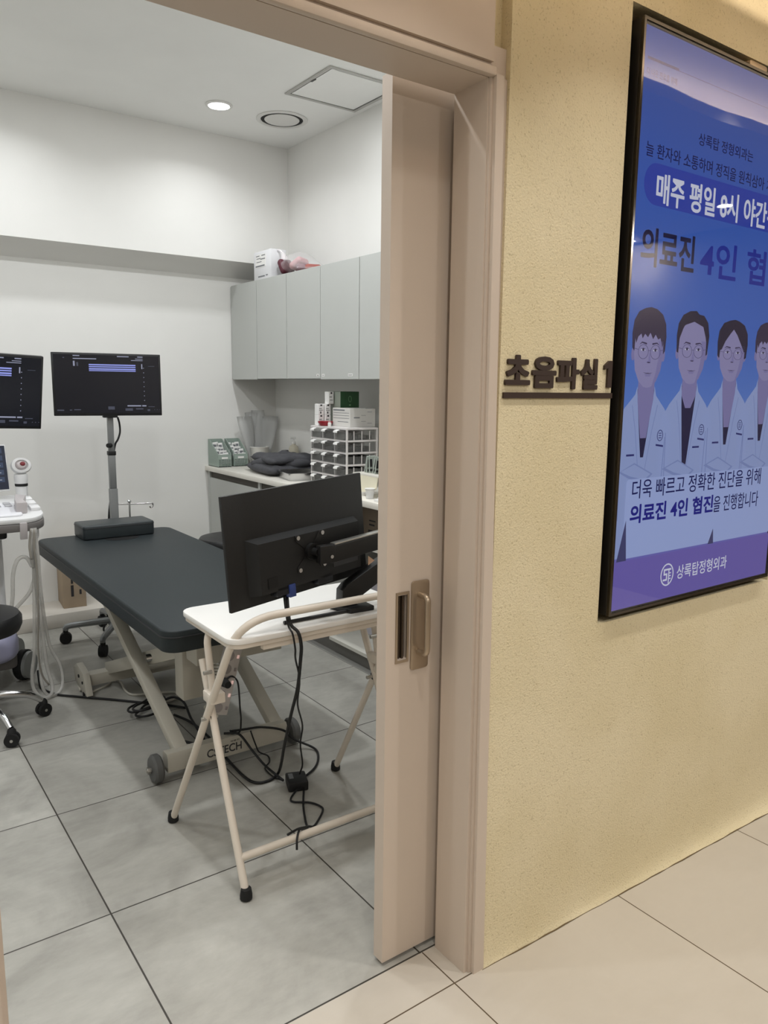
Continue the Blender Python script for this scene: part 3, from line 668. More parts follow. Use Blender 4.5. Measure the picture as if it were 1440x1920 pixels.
bm = NB(); box(bm, 2.292, 2.568, 2.972, 3.378, 0.40, 0.425, bev=0.006); obj('lid', bm, mat('lavender_plastic', S(196, 192, 200), 0.4), t)
t = thing('steel_canister', 'shiny steel canister standing at the open cabinet beside the bin', 'canister', (2.20, 2.93, 0.10))
bm = NB(); lathe(bm, [(0.032, 0), (0.036, 0.004), (0.036, 0.19), (0.030, 0.21), (0.001, 0.21)], (2.20, 2.93, 0.10), 24); obj('body', bm, M_STEEL, t)
bm = NB(); lathe(bm, [(0.030, 0.21), (0.030, 0.235), (0.02, 0.245), (0.001, 0.245)], (2.20, 2.93, 0.10), 24); obj('lid', bm, M_BLACKP, t)

# ------------------------------------------------------------------ on the wall cabinets
t = thing('label_carton', 'white carton with printed label on top of the corner wall cabinet', 'carton', (2.43, 4.48, 2.092))
bm = NB(); box(bm, 2.305, 2.41, 4.385, 4.618, 2.0925, 2.262, bev=0.002); obj('body', bm, mat('white_carton', S(222, 222, 224), 0.6), t)
bm = NB(); box(bm, 2.3035, 2.305, 4.455, 4.590, 2.165, 2.243); lb = obj('shipping_label', bm, M_PAPER, t)
bm = NB(); print_lines(bm, 'x', 4.590, 4.455, 2.165, 2.243, 2.3035, [(0.05, 0.4, 0.86, 0.92), (0.6, 0.95, 0.86, 0.93), (0.1, 0.5, 0.66, 0.72), (0.5, 0.95, 0.58, 0.66), (0.1, 0.6, 0.40, 0.45), (0.0, 0.9, 0.05, 0.16)], random); obj('print_mark', bm, M_PRINT, lb)
bm = NB(); print_lines(bm, 'x', 4.60, 4.40, 2.095, 2.26, 2.305, [(0.2, 0.65, 0.06, 0.11), (0.72, 0.85, 0.08, 0.12)], random); obj('print_mark', bm, M_PRINT, t)
# clear bag with pink and dark red pouches
t = thing('clear_bag', 'knotted clear plastic bag of pink and dark red pouches on wall cabinet', 'bag', (2.42, 4.17, 2.092))
bm = NB(); rings = []
for k in range(13):
    f = k/12; y = 4.37-0.37*f; cx = 2.43
    h = (0.055+0.085*math.sin(PI*min(1, f*1.25+0.12)))*(1-0.55*max(0, f-0.55)/0.45); wd = 0.07+0.05*math.sin(PI*f)
    ring = []
    for q in range(16):
        a = 2*PI*q/16; j = 1+random.uniform(-.14, .14)
        ring.append(bm.verts.new((cx+wd*math.cos(a)*j, y+random.uniform(-.008, .008), max(2.0935, 2.094+h*0.5+h*0.5*math.sin(a)*j))))
    rings.append(ring)
for a, b in zip(rings, rings[1:]):
    for q in range(16): bm.faces.new((a[q], a[(q+1) % 16], b[(q+1) % 16], b[q]))
tip = bm.verts.new((2.42, 4.36, 2.20))
obj('bag_film', bm, mat('clear_film', (0.95, 0.93, 0.94), 0.10, alpha=0.20, spec=1.0, bump=0.9, bscale=45), t, sharp=180)
bm = NB(); tube(bm, [(2.37, 4.335, 2.19), (2.365, 4.335, 2.215), (2.36, 4.34, 2.235)], lambda f: 0.02*(1-f)+0.006+0.010*max(0, f-0.6), 10, 3); tube(bm, [(2.36, 4.34, 2.235), (2.355, 4.36, 2.25), (2.35, 4.385, 2.256)], 0.006, 8, 3)
obj('bag_knot', bm, mat('film_knot', (0.92, 0.88, 0.89), 0.2, alpha=0.6, spec=0.8), t, sharp=180)
M_PINK, M_WINE = mat('pink_fabric', S(196, 148, 150), 0.6, var=0.1, vscale=40), mat('dark_red_fabric', S(84, 32, 44), 0.6, var=0.1, vscale=40)
for k, (x, y, z, mm, nm, ang) in enumerate(((2.37, 4.315, 2.150, M_WINE, 'dark red pouch in the clear bag, at its open end', 0.95), (2.41, 4.225, 2.160, M_PINK, 'upper pink pouch in the clear bag', -0.5), (2.41, 4.145, 2.128, mat('plum_fabric', S(110, 62, 72), 0.6, var=0.15, vscale=40), 'plum pouch lying in the middle of the clear bag', 0.2), (2.42, 4.065, 2.118, mat('rust_fabric', S(150, 84, 76), 0.6, var=0.1, vscale=40), 'rusty pink pouch in the narrow end of clear bag', 0.1))):
    bm = NB(); M = Matrix.Translation((x, y, z)) @ Matrix.Rotation(ang, 4, 'X') @ Matrix.Rotation(0.3*k, 4, 'Z')
    box(bm, -0.045, 0.045, -0.050, 0.050, -0.022, 0.022, bev=0.018, seg=3, M=M); tag(obj('fabric_pouch', bm, mm), nm, 'pouch', 'pouches in the clear bag')

# ------------------------------------------------------------------ on the worktop
M_GREENP = mat('sage_plastic', S(150, 164, 155), 0.45)
def basket(x0, x1, y0, y1, label):
    t = thing('green_basket', label, 'basket', ((x0+x1)/2, (y0+y1)/2, ZC), 'green baskets on the worktop')
    hb, hf, w = 0.182, 0.086, 0.004
    bm = NB(); box(bm, x0, x1, y0, y1, ZC, ZC+w); obj('base', bm, M_GREENP, t)
    for x in (x0, x1-w):
        bm = NB(); pr = [(y0, ZC), (y1, ZC), (y1, ZC+hb), (y1-0.02, ZC+hb), (y0+0.012, ZC+hf+0.01), (y0, ZC+hf)]
        prism(bm, pr, x, x+w, 'x')
        for k in range(8): box(bm, x-0.0012, x+w+0.0012, y0+0.006, y1-0.006 if k < 4 else y0+0.5*(y1-y0)+0.03, ZC+0.012+k*0.011, ZC+0.016+k*0.011)
        obj('side_wall', bm, M_GREENP, t)
    bm = NB(); box(bm, x0+w, x1-w, y1-w, y1, ZC, ZC+hb); obj('back_wall', bm, M_GREENP, t)
    bm = NB()  # front lattice
    zr = [ZC, ZC+0.010, ZC+0.0205, ZC+0.031, ZC+0.0415, ZC+0.052]
    for k in range(5): box(bm, x0+w, x1-w, y0, y0+w, zr[k]+(0.0 if k else 0.0), zr[k]+0.0045)
    n = 7
    for k in range(n+1):
        x = x0+w+(x1-x0-2*w-0.004)*k/n; box(bm, x, x+0.004, y0, y0+w, ZC, ZC+0.052)
    box(bm, x0+w, x1-w, y0, y0+w, ZC+0.050, ZC+hf); fr = obj('front_wall', bm, M_GREENP, t)
    bm = NB(); xm = (x0+x1)/2; box(bm, xm-0.022, xm+0.022, y0-0.001, y0, ZC+0.056, ZC+0.068); obj('name_tag', bm, M_PAPER, fr)
    return t
b1 = basket(2.116, 2.212, 4.812, 4.974, 'sage green basket of white packs in the worktop corner, left of its twin')
b2 = basket(2.236, 2.338, 4.822, 4.974, 'sage green basket of white packs between its twin and the white pot')
bm = NB(); box(bm, -0.016, 0.016, -0.004, 0.004, 0, 0.075, bev=0.002); box(bm, -0.011, 0.011, -0.0046, -0.004, 0.045, 0.062, mi=1); box(bm, -0.011, 0.003, -0.0046, -0.004, 0.03, 0.035, mi=1)
pack0 = obj('sterile_pack', bm, [M_PAPER, M_PRINT]); first = True
for (bx0, bx1, by0, lab, grp) in ((2.121, 2.207, 4.818, 'white sterile pack standing in the left green basket', 'packs in the left basket'), (2.241, 2.333, 4.828, 'white sterile pack standing in the right green basket', 'packs in the right basket')):
    for r in range(4):
        for k in range(3):
            o = pack0 if first else pack0.copy()
            if not first: COL.objects.link(o)
            first = False
            o.location = (bx0+(bx1-bx0)*(k+0.5)/3+random.uniform(-.003, .003), by0+0.014+0.034*r, ZC+0.010+0.022*r+random.uniform(0, .012))
            o.rotation_euler = (random.uniform(-.25, .05), random.uniform(-.12, .12), random.uniform(-.3, .3))
            tag(o, lab, 'pack', grp)
# white pot holding clear plastic sleeves
t = thing('ceramic_pot', 'white pot holding clear sleeves behind the right green basket', 'pot', (2.455, 4.875, ZC))
bm = NB(); lathe(bm, [(0.05, 0), (0.055, 0.004), (0.066, 0.118), (0.069, 0.122), (0.066, 0.126), (0.061, 0.12), (0.05, 0.008), (0.001, 0.008)], (2.455, 4.875, ZC), 32); obj('body', bm, mat('white_ceramic', S(222, 220, 214), 0.25), t)
M_SLEEVE = mat('frosted_sleeve', S(238, 239, 238), 0.25, alpha=0.62, spec=0.6)
for k, (xa, ya, xb, yb, w, h, lab) in enumerate(((2.420, 4.900, 2.352, 4.895, 0.125, 0.315, 'leftmost clear plastic sleeve standing in the white pot'), (2.440, 4.905, 2.420, 4.93, 0.11, 0.345, 'tall clear sleeve second from left in the white pot'), (2.465, 4.890, 2.475, 4.93, 0.10, 0.355, 'tallest clear sleeve at the middle of the white pot'), (2.490, 4.885, 2.545, 4.92, 0.15, 0.315, 'wide clear sleeve leaning right in the white pot'))):
    bm = NB(); g = []
    for i in range(9):
        f = i/8; cxp, cyp = xa+(xb-xa)*f, ya+(yb-ya)*f; ww = 0.072+(w-0.072)*min(1, f*1.3); row = []
        for j in range(7):
            s = (j/6-0.5); row.append(bm.verts.new((cxp+s*ww, cyp+0.010*math.sin(s*7+k*2)*f-0.02*s*(k-1.5), ZC+0.02+h*f-0.01*abs(s)*(k % 2))))
        g.append(row)
    for a, b in zip(g, g[1:]):
        for j in range(6): bm.faces.new((a[j], a[j+1], b[j+1], b[j]))
    r = bmesh.ops.solidify(bm, geom=bm.faces[:], thickness=0.0012)
    tag(obj('plastic_sleeve', bm, M_SLEEVE, sharp=180), lab, 'sleeve', 'sleeves in the white pot')
# folded dark grey garment
t = thing('folded_jacket', 'dark charcoal padded garment folded on the worktop by the tray', 'garment', (2.36, 4.30, ZC))
def pillow_slab(bm, cx, cy, cz, lx, ly, lz, rot, wob, seed):
    random.seed(seed); nx, ny = 18, 14; top, bot = [], []
    M = Matrix.Translation((cx, cy, cz)) @ Matrix.Rotation(rot, 4, 'Z')
    ph = [random.uniform(0, 6) for _ in range(6)]
    for i in range(nx+1):
        rt, rb = [], []
        for j in range(ny+1):
            u, v = i/nx*2-1, j/ny*2-1
            e = max(0.0, 1-abs(u)**6)**0.5*max(0.0, 1-abs(v)**7)**0.5
            x, y = u*lx/2*(1+0.05*math.sin(3*v+ph[0])), v*ly/2*(1+0.06*math.sin(2.5*u+ph[1]))
            w = wob*(math.sin(7*u+2*v+ph[2])+0.7*math.sin(5*v-4*u+ph[3])+0.5*math.sin(13*u+ph[4]))
            rt.append(bm.verts.new(M @ Vector((x, y, lz*e*0.5+w*e+lz*0.5)))); rb.append(bm.verts.new(M @ Vector((x, y, -lz*e*0.5+lz*0.5+max(0, w*0.4)*e))))
        top.append(rt); bot.append(rb)
    for i in range(nx):
        for j in range(ny):
            bm.faces.new((top[i][j], top[i+1][j], top[i+1][j+1], top[i][j+1])); bm.faces.new((bot[i][j], bot[i][j+1], bot[i+1][j+1], bot[i+1][j]))
    bmesh.ops.remove_doubles(bm, verts=bm.verts[:], dist=0.0004)
M_GARM = mat('charcoal_fabric', S(74, 74, 78), 0.85, var=0.12, vscale=25, bump=0.15, bscale=120)
bm = NB(); pillow_slab(bm, 2.345, 4.345, ZC+0.001, 0.36, 0.46, 0.066, -0.15, 0.005, 3); obj('lower_fold', bm, M_GARM, t, sharp=180)
bm = NB(); pillow_slab(bm, 2.355, 4.325, ZC+0.060, 0.33, 0.38, 0.062, -0.12, 0.006, 5); obj('upper_fold', bm, M_GARM, t, sharp=180)
bm = NB(); tube(bm, [(2.20, 4.45, ZC+0.055), (2.23, 4.30, ZC+0.075), (2.33, 4.17, ZC+0.07), (2.45, 4.145, ZC+0.075)], lambda f: 0.022+0.012*math.sin(PI*f), 12, 6); obj('sleeve', bm, M_GARM, t, sharp=180)
random.seed(11)
# pump bottle
t = thing('pump_bottle', 'small cream pump bottle at the back of the worktop', 'bottle', (2.585, 4.62, ZC))
bm = NB(); lathe(bm, [(0.030, 0), (0.033, 0.004), (0.033, 0.125), (0.028, 0.14), (0.014, 0.15), (0.013, 0.157), (0.001, 0.157)], (2.585, 4.62, ZC), 24); obj('body', bm, mat('cream_plastic', S(196, 190, 172), 0.35), t)
bm = NB(); cyl(bm, (2.585, 4.62, ZC+0.157), (2.585, 4.62, ZC+0.172), 0.015); cyl(bm, (2.585, 4.62, ZC+0.172), (2.585, 4.62, ZC+0.19), 0.005); box(bm, 2.553, 2.598, 4.611, 4.629, ZC+0.19, ZC+0.203, bev=0.003); obj('pump_head', bm, M_WHITE, t)
# small black device with chrome trim and a low white dispenser beyond the garment
t = thing('instrument_case', 'open black case with shiny trim between white pot and pump bottle', 'case', (2.55, 4.74, ZC))
bm = NB(); M = Matrix.Translation((2.545, 4.74, ZC+0.075)) @ Matrix.Rotation(0.35, 4, 'Z') @ Matrix.Rotation(-0.45, 4, 'X')
box(bm, -0.035, 0.035, -0.055, 0.055, -0.012, 0.012, bev=0.004, M=M); obj('body', bm, M_BLACKP, t)
bm = NB(); box(bm, -0.026, 0.026, -0.05, 0.045, 0.012, 0.016, bev=0.001, M=M); obj('trim_panel', bm, M_STEEL, t)
bm = NB(); box(bm, 2.525, 2.575, 4.70, 4.78, ZC, ZC+0.055, bev=0.004); obj('stand', bm, M_BLACKP, t)
t = thing('tissue_box', 'low white box behind the dark garment beside the drawer unit', 'box', (2.58, 4.20, ZC))
bm = NB(); box(bm, 2.53, 2.63, 4.05, 4.28, ZC, ZC+0.085, bev=0.004); obj('body', bm, M_PAPER, t)
bm = NB(); prism(bm, ell(2.58, 4.165, 0.022, 0.06, 20), ZC+0.085, ZC+0.0865); obj('slot', bm, M_PRINTD, t)
# steel instrument tray
A = math.radians(-10.7)
t = thing('instrument_tray', 'shallow steel instrument tray on the worktop in front of garment', 'tray', (2.36, 3.99, ZC))
M = Matrix.Translation((2.340, 3.985, ZC)) @ Matrix.Rotation(A, 4, 'Z')
bm = NB(); hx, hy, h = 0.170, 0.118, 0.042
o0, o1 = rrect(-hx+.008, hx-.008, -hy+.008, hy-.008, 0.02), rrect(-hx, hx, -hy, hy, 0.024)
i1, i0 = rrect(-hx+.004, hx-.004, -hy+.004, hy-.004, 0.021), rrect(-hx+.011, hx-.011, -hy+.011, hy-.011, 0.018)
rg = [[bm.verts.new(M @ Vector((x, y, z))) for x, y in pts] for pts, z in ((o0, 0.0005), (o1, h), (rrect(-hx-.006, hx+.006, -hy-.006, hy+.006, .028), h+.001), (rrect(-hx-.006, hx+.006, -hy-.006, hy+.006, .028), h+.003), (i1, h+.003), (i0, 0.004))]
for a, b in zip(rg, rg[1:]):
    n = len(a)
    for k in range(n): bm.faces.new((a[k], a[(k+1) % n], b[(k+1) % n], b[k]))
bm.faces.new(rg[0][::-1]); bm.faces.new(rg[-1]); obj('pan', bm, M_STEEL, t)
# clear drawer organiser
OX, OY0, OY1, OZ1 = 2.250, 3.446, 3.822, 1.211
t = thing('drawer_organiser', 'white-framed organiser of small clear drawers on the worktop', 'organiser', (2.35, 3.63, ZC))
M_ORG, M_CLEAR = mat('white_frame', S(222, 218, 216), 0.4), mat('clear_drawer', (0.30, 0.30, 0.29), 0.10, alpha=0.16, spec=0.7)
rows, pitch = 5, (OZ1-ZC)/5
bm = NB()
for k in range(rows+1):
    z = ZC+pitch*k; box(bm, OX, OX+0.205, OY0, OY1, z-(0.009 if k else 0), z)
for (x, y) in ((OX, OY0), (OX, OY1-0.01), (OX+0.195, OY0), (OX+0.195, OY1-0.01)): box(bm, x+0.0006, x+0.0094, y+0.0006, y+0.0094, ZC+0.0003, OZ1-0.0006)
for k in range(1, 3):
    y = OY0+(OY1-OY0)*k/3; box(bm, OX+0.0012, OX+0.2, y-0.002, y+0.002, ZC+0.0005, OZ1-0.001)
for k in range(1, 4):
    x = OX+0.205*k/4
    for q in range(rows): box(bm, x-0.0025, x+0.0025, OY0+0.006, OY0+0.0085, ZC+pitch*q+0.0005, ZC+pitch*(q+1)-0.016)
obj('frame', bm, M_ORG, t)
M_STUFF = [mat('drawer_fill_dark', S(44, 42, 42), 0.6), mat('drawer_fill_grey', S(96, 96, 92), 0.6), mat('drawer_fill_white', S(206, 204, 198), 0.6)]
for r in range(rows):
    for k in range(3):
        ya, yb = OY0+(OY1-OY0)*k/3+(0.011 if k == 0 else 0.003), OY0+(OY1-OY0)*(k+1)/3-(0.011 if k == 2 else 0.003)
        za, zb = ZC+pitch*r+0.002, ZC+pitch*(r+1)-0.011
        bm = NB(); box(bm, OX-0.006, OX+0.19, ya, yb, za, za+0.002); box(bm, OX-0.006, OX-0.004, ya, yb, za, zb); box(bm, OX+0.188, OX+0.19, ya, yb, za, zb); box(bm, OX-0.004, OX+0.188, ya, ya+0.002, za, zb-0.012); box(bm, OX-0.004, OX+0.188, yb-0.002, yb, za, zb-0.012)
        d = obj('drawer', bm, M_CLEAR, t)
        bm = NB(); prism(bm, [(OX-0.006, zb), (OX-0.024, zb-0.006), (OX-0.023, zb-0.008), (OX-0.006, zb-0.004)], ya+0.02, yb-0.02, 'y')
        obj('pull_lip', bm, M_CLEAR, d)
        bm = NB(); prism(bm, [(OX-0.007, zb+0.001), (OX-0.026, zb-0.006), (OX-0.027, zb-0.0145), (OX-0.025, zb-0.0145), (OX-0.024, zb-0.0055), (OX-0.007, zb)], yb-0.066, yb-0.028, 'y'); obj('name_tag', bm, M_PAPER, d)
        bm = NB()
        for q in range(6):
            x = OX+0.004+0.029*q; y = ya+0.004+random.uniform(0, .02); box(bm, x, x+0.027, y, yb-0.004-random.uniform(0, .02), za+0.002, za+(0.016 if r > 2 else 0.026)+random.uniform(0, .016), bev=0.002, seg=1)
        obj('drawer_contents', bm, M_STUFF[1 if (r == 4 and k != 1) else 0], d)
# on top of the organiser
OT = OZ1+0.0002
def carton(name, x0, x1, y0, y1, z0, z1, m, label, cat, group=None, rowsx=(), rowsy=(), mp=None, kids=()):
    t = thing(name, label, cat, ((x0+x1)/2, (y0+y1)/2, z0), group)
    bm = NB(); box(bm, x0, x1, y0, y1, z0, z1, bev=0.0015, seg=1); obj('body', bm, m, t)
    if rowsx: bm = NB(); print_lines(bm, 'x', y1, y0, z0, z1, x0, rowsx, random); obj('print_mark', bm, mp or M_PRINT, t)
    if rowsy: bm = NB(); print_lines(bm, 'y', x0, x1, z0, z1, y0, rowsy, random); obj('print_mark', bm, mp or M_PRINT, t)
    return t
M_OFFW = mat('offwhite_carton', S(205, 203, 198), 0.6)
carton('glove_box', 2.316, 2.484, 3.515, 3.692, OT, OT+0.102, M_OFFW, 'larger white printed box on top of the drawer unit', 'box', None,
       [(0.05, 0.7, 0.86, 0.93), (0.05, 0.95, 0.74, 0.76), (0.05, 0.95, 0.60, 0.62), (0.05, 0.95, 0.46, 0.48), (0.3, 0.9, 0.26, 0.29)], [(0.15, 0.38, 0.48, 0.54), (0.44, 0.62, 0.3, 0.32), (0.44, 0.62, 0.62, 0.64), (0.68, 0.86, 0.2, 0.22), (0.68, 0.86, 0.8, 0.82), (0.6, 0.85, 1.0, 1.02)])
g = thing('green_box', 'dark green box standing behind the white printed box', 'box', (2.47, 3.72, OT))
bm = NB(); box(bm, 2.374, 2.50, 3.700, 3.812, OT, OT+0.192, bev=0.0015, seg=1); obj('body', bm, mat('bottle_green', S(46, 84, 52), 0.45), g)
bm = NB(); box(bm, 2.3725, 2.374, 3.7015, 3.8105, OT+0.001, OT+0.191); obj('pale_end', bm, mat('sage_print', S(150, 158, 146), 0.5), g, 'pale sage end of the green box')
bm = NB(); a, b = ell(2.437, OT+0.150, 0.011, 0.018, 20), ell(2.437, OT+0.150, 0.008, 0.015, 20)
for i in range(20): prism(bm, [a[i], a[(i+1) % 20], b[(i+1) % 20], b[i]], 3.6990, 3.7000, 'y')
box(bm, 2.431, 2.443, 3.699, 3.700, OT+0.112, OT+0.120); obj('print_mark', bm, mat('pale_green_print', S(112, 150, 112), 0.5), g)
k = 0
wb = [(2.292, 3.797, OT, 'lower left small white medicine box behind the red dish'), (2.332, 3.787, OT, 'lower right small white medicine box behind the red dish'), (2.292, 3.797, OT+0.0605, 'upper left small white medicine box behind the red dish'), (2.332, 3.787, OT+0.0605, 'upper middle small white medicine box next to the green box')]
for (x, y, z, lab) in wb:
    carton('medicine_box', x-0.017, x+0.017, y-0.022, y+0.022, z, z+0.060, M_PAPER, lab, 'box', 'small white medicine boxes', (), [(0.32, 0.68, 0.82, 0.96), (0.1, 0.6, 0.55, 0.6), (0.1, 0.8, 0.4, 0.44), (0.3, 0.5, 0.1, 0.3)], M_PRINTD)
# top box of the stack
carton('medicine_box', 2.333, 2.365, 3.758, 3.805, OT+0.1212, OT+0.19, M_PAPER, 'topmost small white medicine box left of the green box', 'box', 'small white medicine boxes', (), [(0.32, 0.68, 0.82, 0.96), (0.1, 0.6, 0.55, 0.6), (0.2, 0.8, 0.3, 0.34)], M_PRINTD)
t = thing('red_dish', 'shallow ribbed red dish on the far corner of drawer unit', 'dish', (2.290, 3.724, OT))
bm = NB(); lathe(bm, [(0.028, 0), (0.032, 0.002), (0.040, 0.014), (0.036, 0.014), (0.026, 0.004), (0.001, 0.004)], (2.290, 3.724, OT), 28); obj('bowl', bm, mat('red_plastic', S(150, 32, 44), 0.35), t)
bm = NB(); lathe(bm, [(0.040, 0.014), (0.044, 0.020), (0.045, 0.026), (0.042, 0.026), (0.036, 0.014)], (2.290, 3.724, OT), 28, loop=True); obj('rim', bm, mat('red_plastic', S(150, 32, 44), 0.35), t)
t = thing('pill_bottle', 'tiny white bottle beside the red dish', 'bottle', (2.276, 3.660, OT))
bm = NB(); lathe(bm, [(0.009, 0), (0.010, 0.002), (0.010, 0.018), (0.006, 0.023), (0.001, 0.023)], (2.276, 3.660, OT), 16); obj('body', bm, M_WHITE, t)
bm = NB(); lathe(bm, [(0.0075, 0.022), (0.0075, 0.030), (0.001, 0.030)], (2.276, 3.660, OT), 16); obj('cap', bm, M_PINK, t)
# raised rack of syringe packs, papers
t = thing('pack_rack', 'white rack of foil packs beside drawer unit at door edge', 'rack', (2.28, 3.14, ZC))
M_RACK = mat('white_rack', S(226, 222, 212), 0.4)
bm = NB(); box(bm, 2.18, 2.40, 3.02, 3.28, ZC+0.105, ZC+0.112); obj('shelf', bm, M_RACK, t)
for (x, y) in ((2.185, 3.025), (2.185, 3.265), (2.385, 3.025), (2.385, 3.265)):
    bm = NB(); box(bm, x, x+0.01, y, y+0.01, ZC, ZC+0.105); obj('leg', bm, M_RACK, t)
bm = NB(); prism(bm, [(3.21, ZC+0.104), (3.06, ZC+0.104), (3.07, ZC+0.05), (3.12, ZC+0.025), (3.21, ZC+0.02)], 2.178, 2.184, 'x'); obj('apron', bm, mat('ivory_panel', S(236, 230, 206), 0.4), t)
bm = NB(); box(bm, -0.030, 0.030, -0.003, 0.003, 0, 0.085, bev=0.001, seg=1); box(bm, -0.026, 0.026, -0.0036, -0.003, 0.008, 0.02, mi=1); box(bm, -0.026, -0.01, -0.0036, -0.003, 0.03, 0.07, mi=1)
p0 = obj('foil_pack', bm, [mat('foil_pack', S(168, 176, 168), 0.35), M_PRINTD])
for k in range(9):
    o = p0 if k == 0 else p0.copy()
    if k: COL.objects.link(o)
    o.location = (2.25+random.uniform(-.01, .01), 3.045+0.026*k, ZC+0.1125); o.rotation_euler = (random.uniform(-.15, .2), random.uniform(-.1, .1), random.uniform(-.15, .15)+PI*0.03)
    tag(o, 'silvery foil pack standing upright on the white rack', 'pack', 'foil packs on the rack')
t = thing('paper_tray', 'stack of white sheets on the worktop edge by the door', 'papers', (2.22, 3.05, ZC))
bm = NB(); box(bm, 2.11, 2.36, 2.83, 2.99, ZC, ZC+0.012, bev=0.002); obj('lower_sheets', bm, M_PAPER, t)
bm = NB(); M = Matrix.Translation((2.23, 2.92, ZC+0.0125)) @ Matrix.Rotation(0.12, 4, 'Z'); box(bm, -0.10, 0.10, -0.07, 0.07, 0, 0.010, bev=0.002, M=M); obj('upper_sheets', bm, M_PAPER, t)
t = thing('clear_cup', 'small clear plastic cup on the worktop under the rack', 'cup', (2.16, 3.08, ZC))
bm = NB(); lathe(bm, [(0.018, 0), (0.024, 0.05), (0.022, 0.05), (0.017, 0.003), (0.001, 0.003)], (2.155, 3.09, ZC), 20); obj('body', bm, mat('clear_cup', (0.9, 0.9, 0.9), 0.08, alpha=0.4, spec=0.8), t)
bm = NB(); lathe(bm, [(0.024, 0.048), (0.027, 0.050), (0.024, 0.052)], (2.155, 3.09, ZC), 20); obj('rim', bm, M_WHITE, t)

# ------------------------------------------------------------------ cardboard box on the back ledge
t = thing('cardboard_box', 'brown printed cardboard box on the ledge behind the treatment bed', 'box', (1.145, 4.86, 0.085))
M = Matrix.Translation((1.152, 4.865, 0.0852)) @ Matrix.Rotation(-0.09, 4, 'Z')
bm = NB(); box(bm, -0.066, 0.066, -0.105, 0.105, 0, 0.40, bev=0.003, M=M); obj('body', bm, M_CARD, t)
bm = NB()
for (u0, u1, v0, v1) in ((-.028, .004, .27, .34), (-.02, -.004, .22, .255), (-.018, -.006, .15, .20), (-.02, -.004, .07, .14), (.028, .036, .21, .25), (.030, .038, .15, .19), (.028, .040, .08, .11)): box(bm, u0, u1, -0.1058, -0.105, v0, v1, M=M)
obj('print_mark', bm, M_PRINTD, t)
bm = NB(); box(bm, -0.067, 0.067, -0.02, 0.02, 0.4, 0.401, M=M); obj('packing_tape', bm, mat('tape', S(178, 152, 116), 0.3), t)

M_USW0 = mat('pale_spring', S(206, 202, 192), 0.4, metal=0.2)
# ------------------------------------------------------------------ treatment bed
BX0, BX1, BY0, BY1, BZ = 0.820, 1.505, 2.305, 4.130, 0.650
bed = thing('treatment_bed', 'charcoal padded treatment bed on a greige scissor frame with wheels', 'bed', (1.15, 3.2, 0))
bm = NB(); prism(bm, rrect(BX0, BX1, BY0, BY1, 0.055, 6), 0.575, BZ, 'z', 0.007, seg=3); matt = obj('mattress', bm, M_VINYL, bed)
bm = NB(); o = rrect(BX0-0.001, BX1+0.001, BY0-0.001, BY1+0.001, 0.055, 6); tube(bm, [(x, y, 0.628) for x, y in o]+[(o[0][0], o[0][1], 0.628)], 0.0022, 6); obj('piping', bm, M_VINYL_D, matt)
bm = NB(); prism(bm, ell(1.19, 3.93, 0.085, 0.06, 28), BZ-0.001, BZ+0.0012); obj('face_hole', bm, mat('black_void', S(8, 8, 8), 0.9), matt, 'dark breathing hole')
bm = NB(); box(bm, 0.90, 1.43, 2.42, 2.46, 0.545, 0.575); box(bm, 0.90, 1.43, 3.95, 3.99, 0.545, 0.575); box(bm, 0.90, 0.94, 2.42, 3.99, 0.545, 0.575); box(bm, 1.39, 1.43, 2.42, 3.99, 0.545, 0.575); obj('deck_frame', bm, M_BEDM, bed)
def beam(bm, a, b, w, h, mi=0, bev=0.003):
    a, b = Vector(a), Vector(b); d = (b-a); L = d.length; d.normalize(); x = Vector((1, 0, 0)); x = (x-d*x.dot(d)).normalized(); z = x.cross(d)
    M = Matrix((x, d, z)).transposed().to_4x4(); M.translation = a
    box(bm, -w/2, w/2, 0, L, -h/2, h/2, bev=bev, M=M, mi=mi)
bm = NB(); prism(bm, [(2.563, 0.035), (2.617, 0.035), (2.617, 0.095), (2.608, 0.104), (2.572, 0.104), (2.563, 0.088)], 0.905, 1.395, 'x'); bar = obj('base_bar', bm, M_BEDM, bed)
obj('lettering', text_mesh('CSTECH', 1.055, 1.196, 0.050, 0.082, 2.5625, 0.001, 0.012), mat('charcoal_ink', S(58, 58, 60), 0.6), bar)
obj('lettering', text_mesh('의료기', 1.150, 1.186, 0.086, 0.094, 2.5635, 0.001, 0.0), mat('charcoal_ink', S(58, 58, 60), 0.6), bar)
M_TYRE, M_HUB = mat('grey_tyre', S(92, 92, 90), 0.6), mat('dark_hub', S(60, 60, 60), 0.4)
def wheel(parent, c, r, w, side):
    cx, cy, cz = c; bm = NB(); lathe(bm, [(r*0.58, -w/2), (r*0.85, -w/2), (r, -w*0.28), (r, w*0.28), (r*0.85, w/2), (r*0.58, w/2)], c, 28, 'x'); wl = obj('wheel', bm, M_TYRE, parent)
    bm = NB(); lathe(bm, [(0.001, -w*0.38), (r*0.25, -w*0.40), (r*0.58, -w*0.34), (r*0.58, w*0.34), (r*0.25, w*0.40), (0.001, w*0.38)], c, 24, 'x'); obj('hub', bm, M_HUB, wl)
    bm = NB(); cyl(bm, (cx, cy, cz), (cx+side*(w*0.5+0.020), cy, cz), 0.008, seg=12); cyl(bm, (cx+side*(w*0.5+0.006), cy, cz), (cx+side*(w*0.5+0.016), cy, cz), 0.013, seg=6); obj('axle_bolt', bm, M_BRUSH, wl)
wheel(bed, (0.870, 2.590, 0.0525), 0.0525, 0.034, -1); wheel(bed, (1.430, 2.590, 0.0525), 0.0525, 0.034, 1)
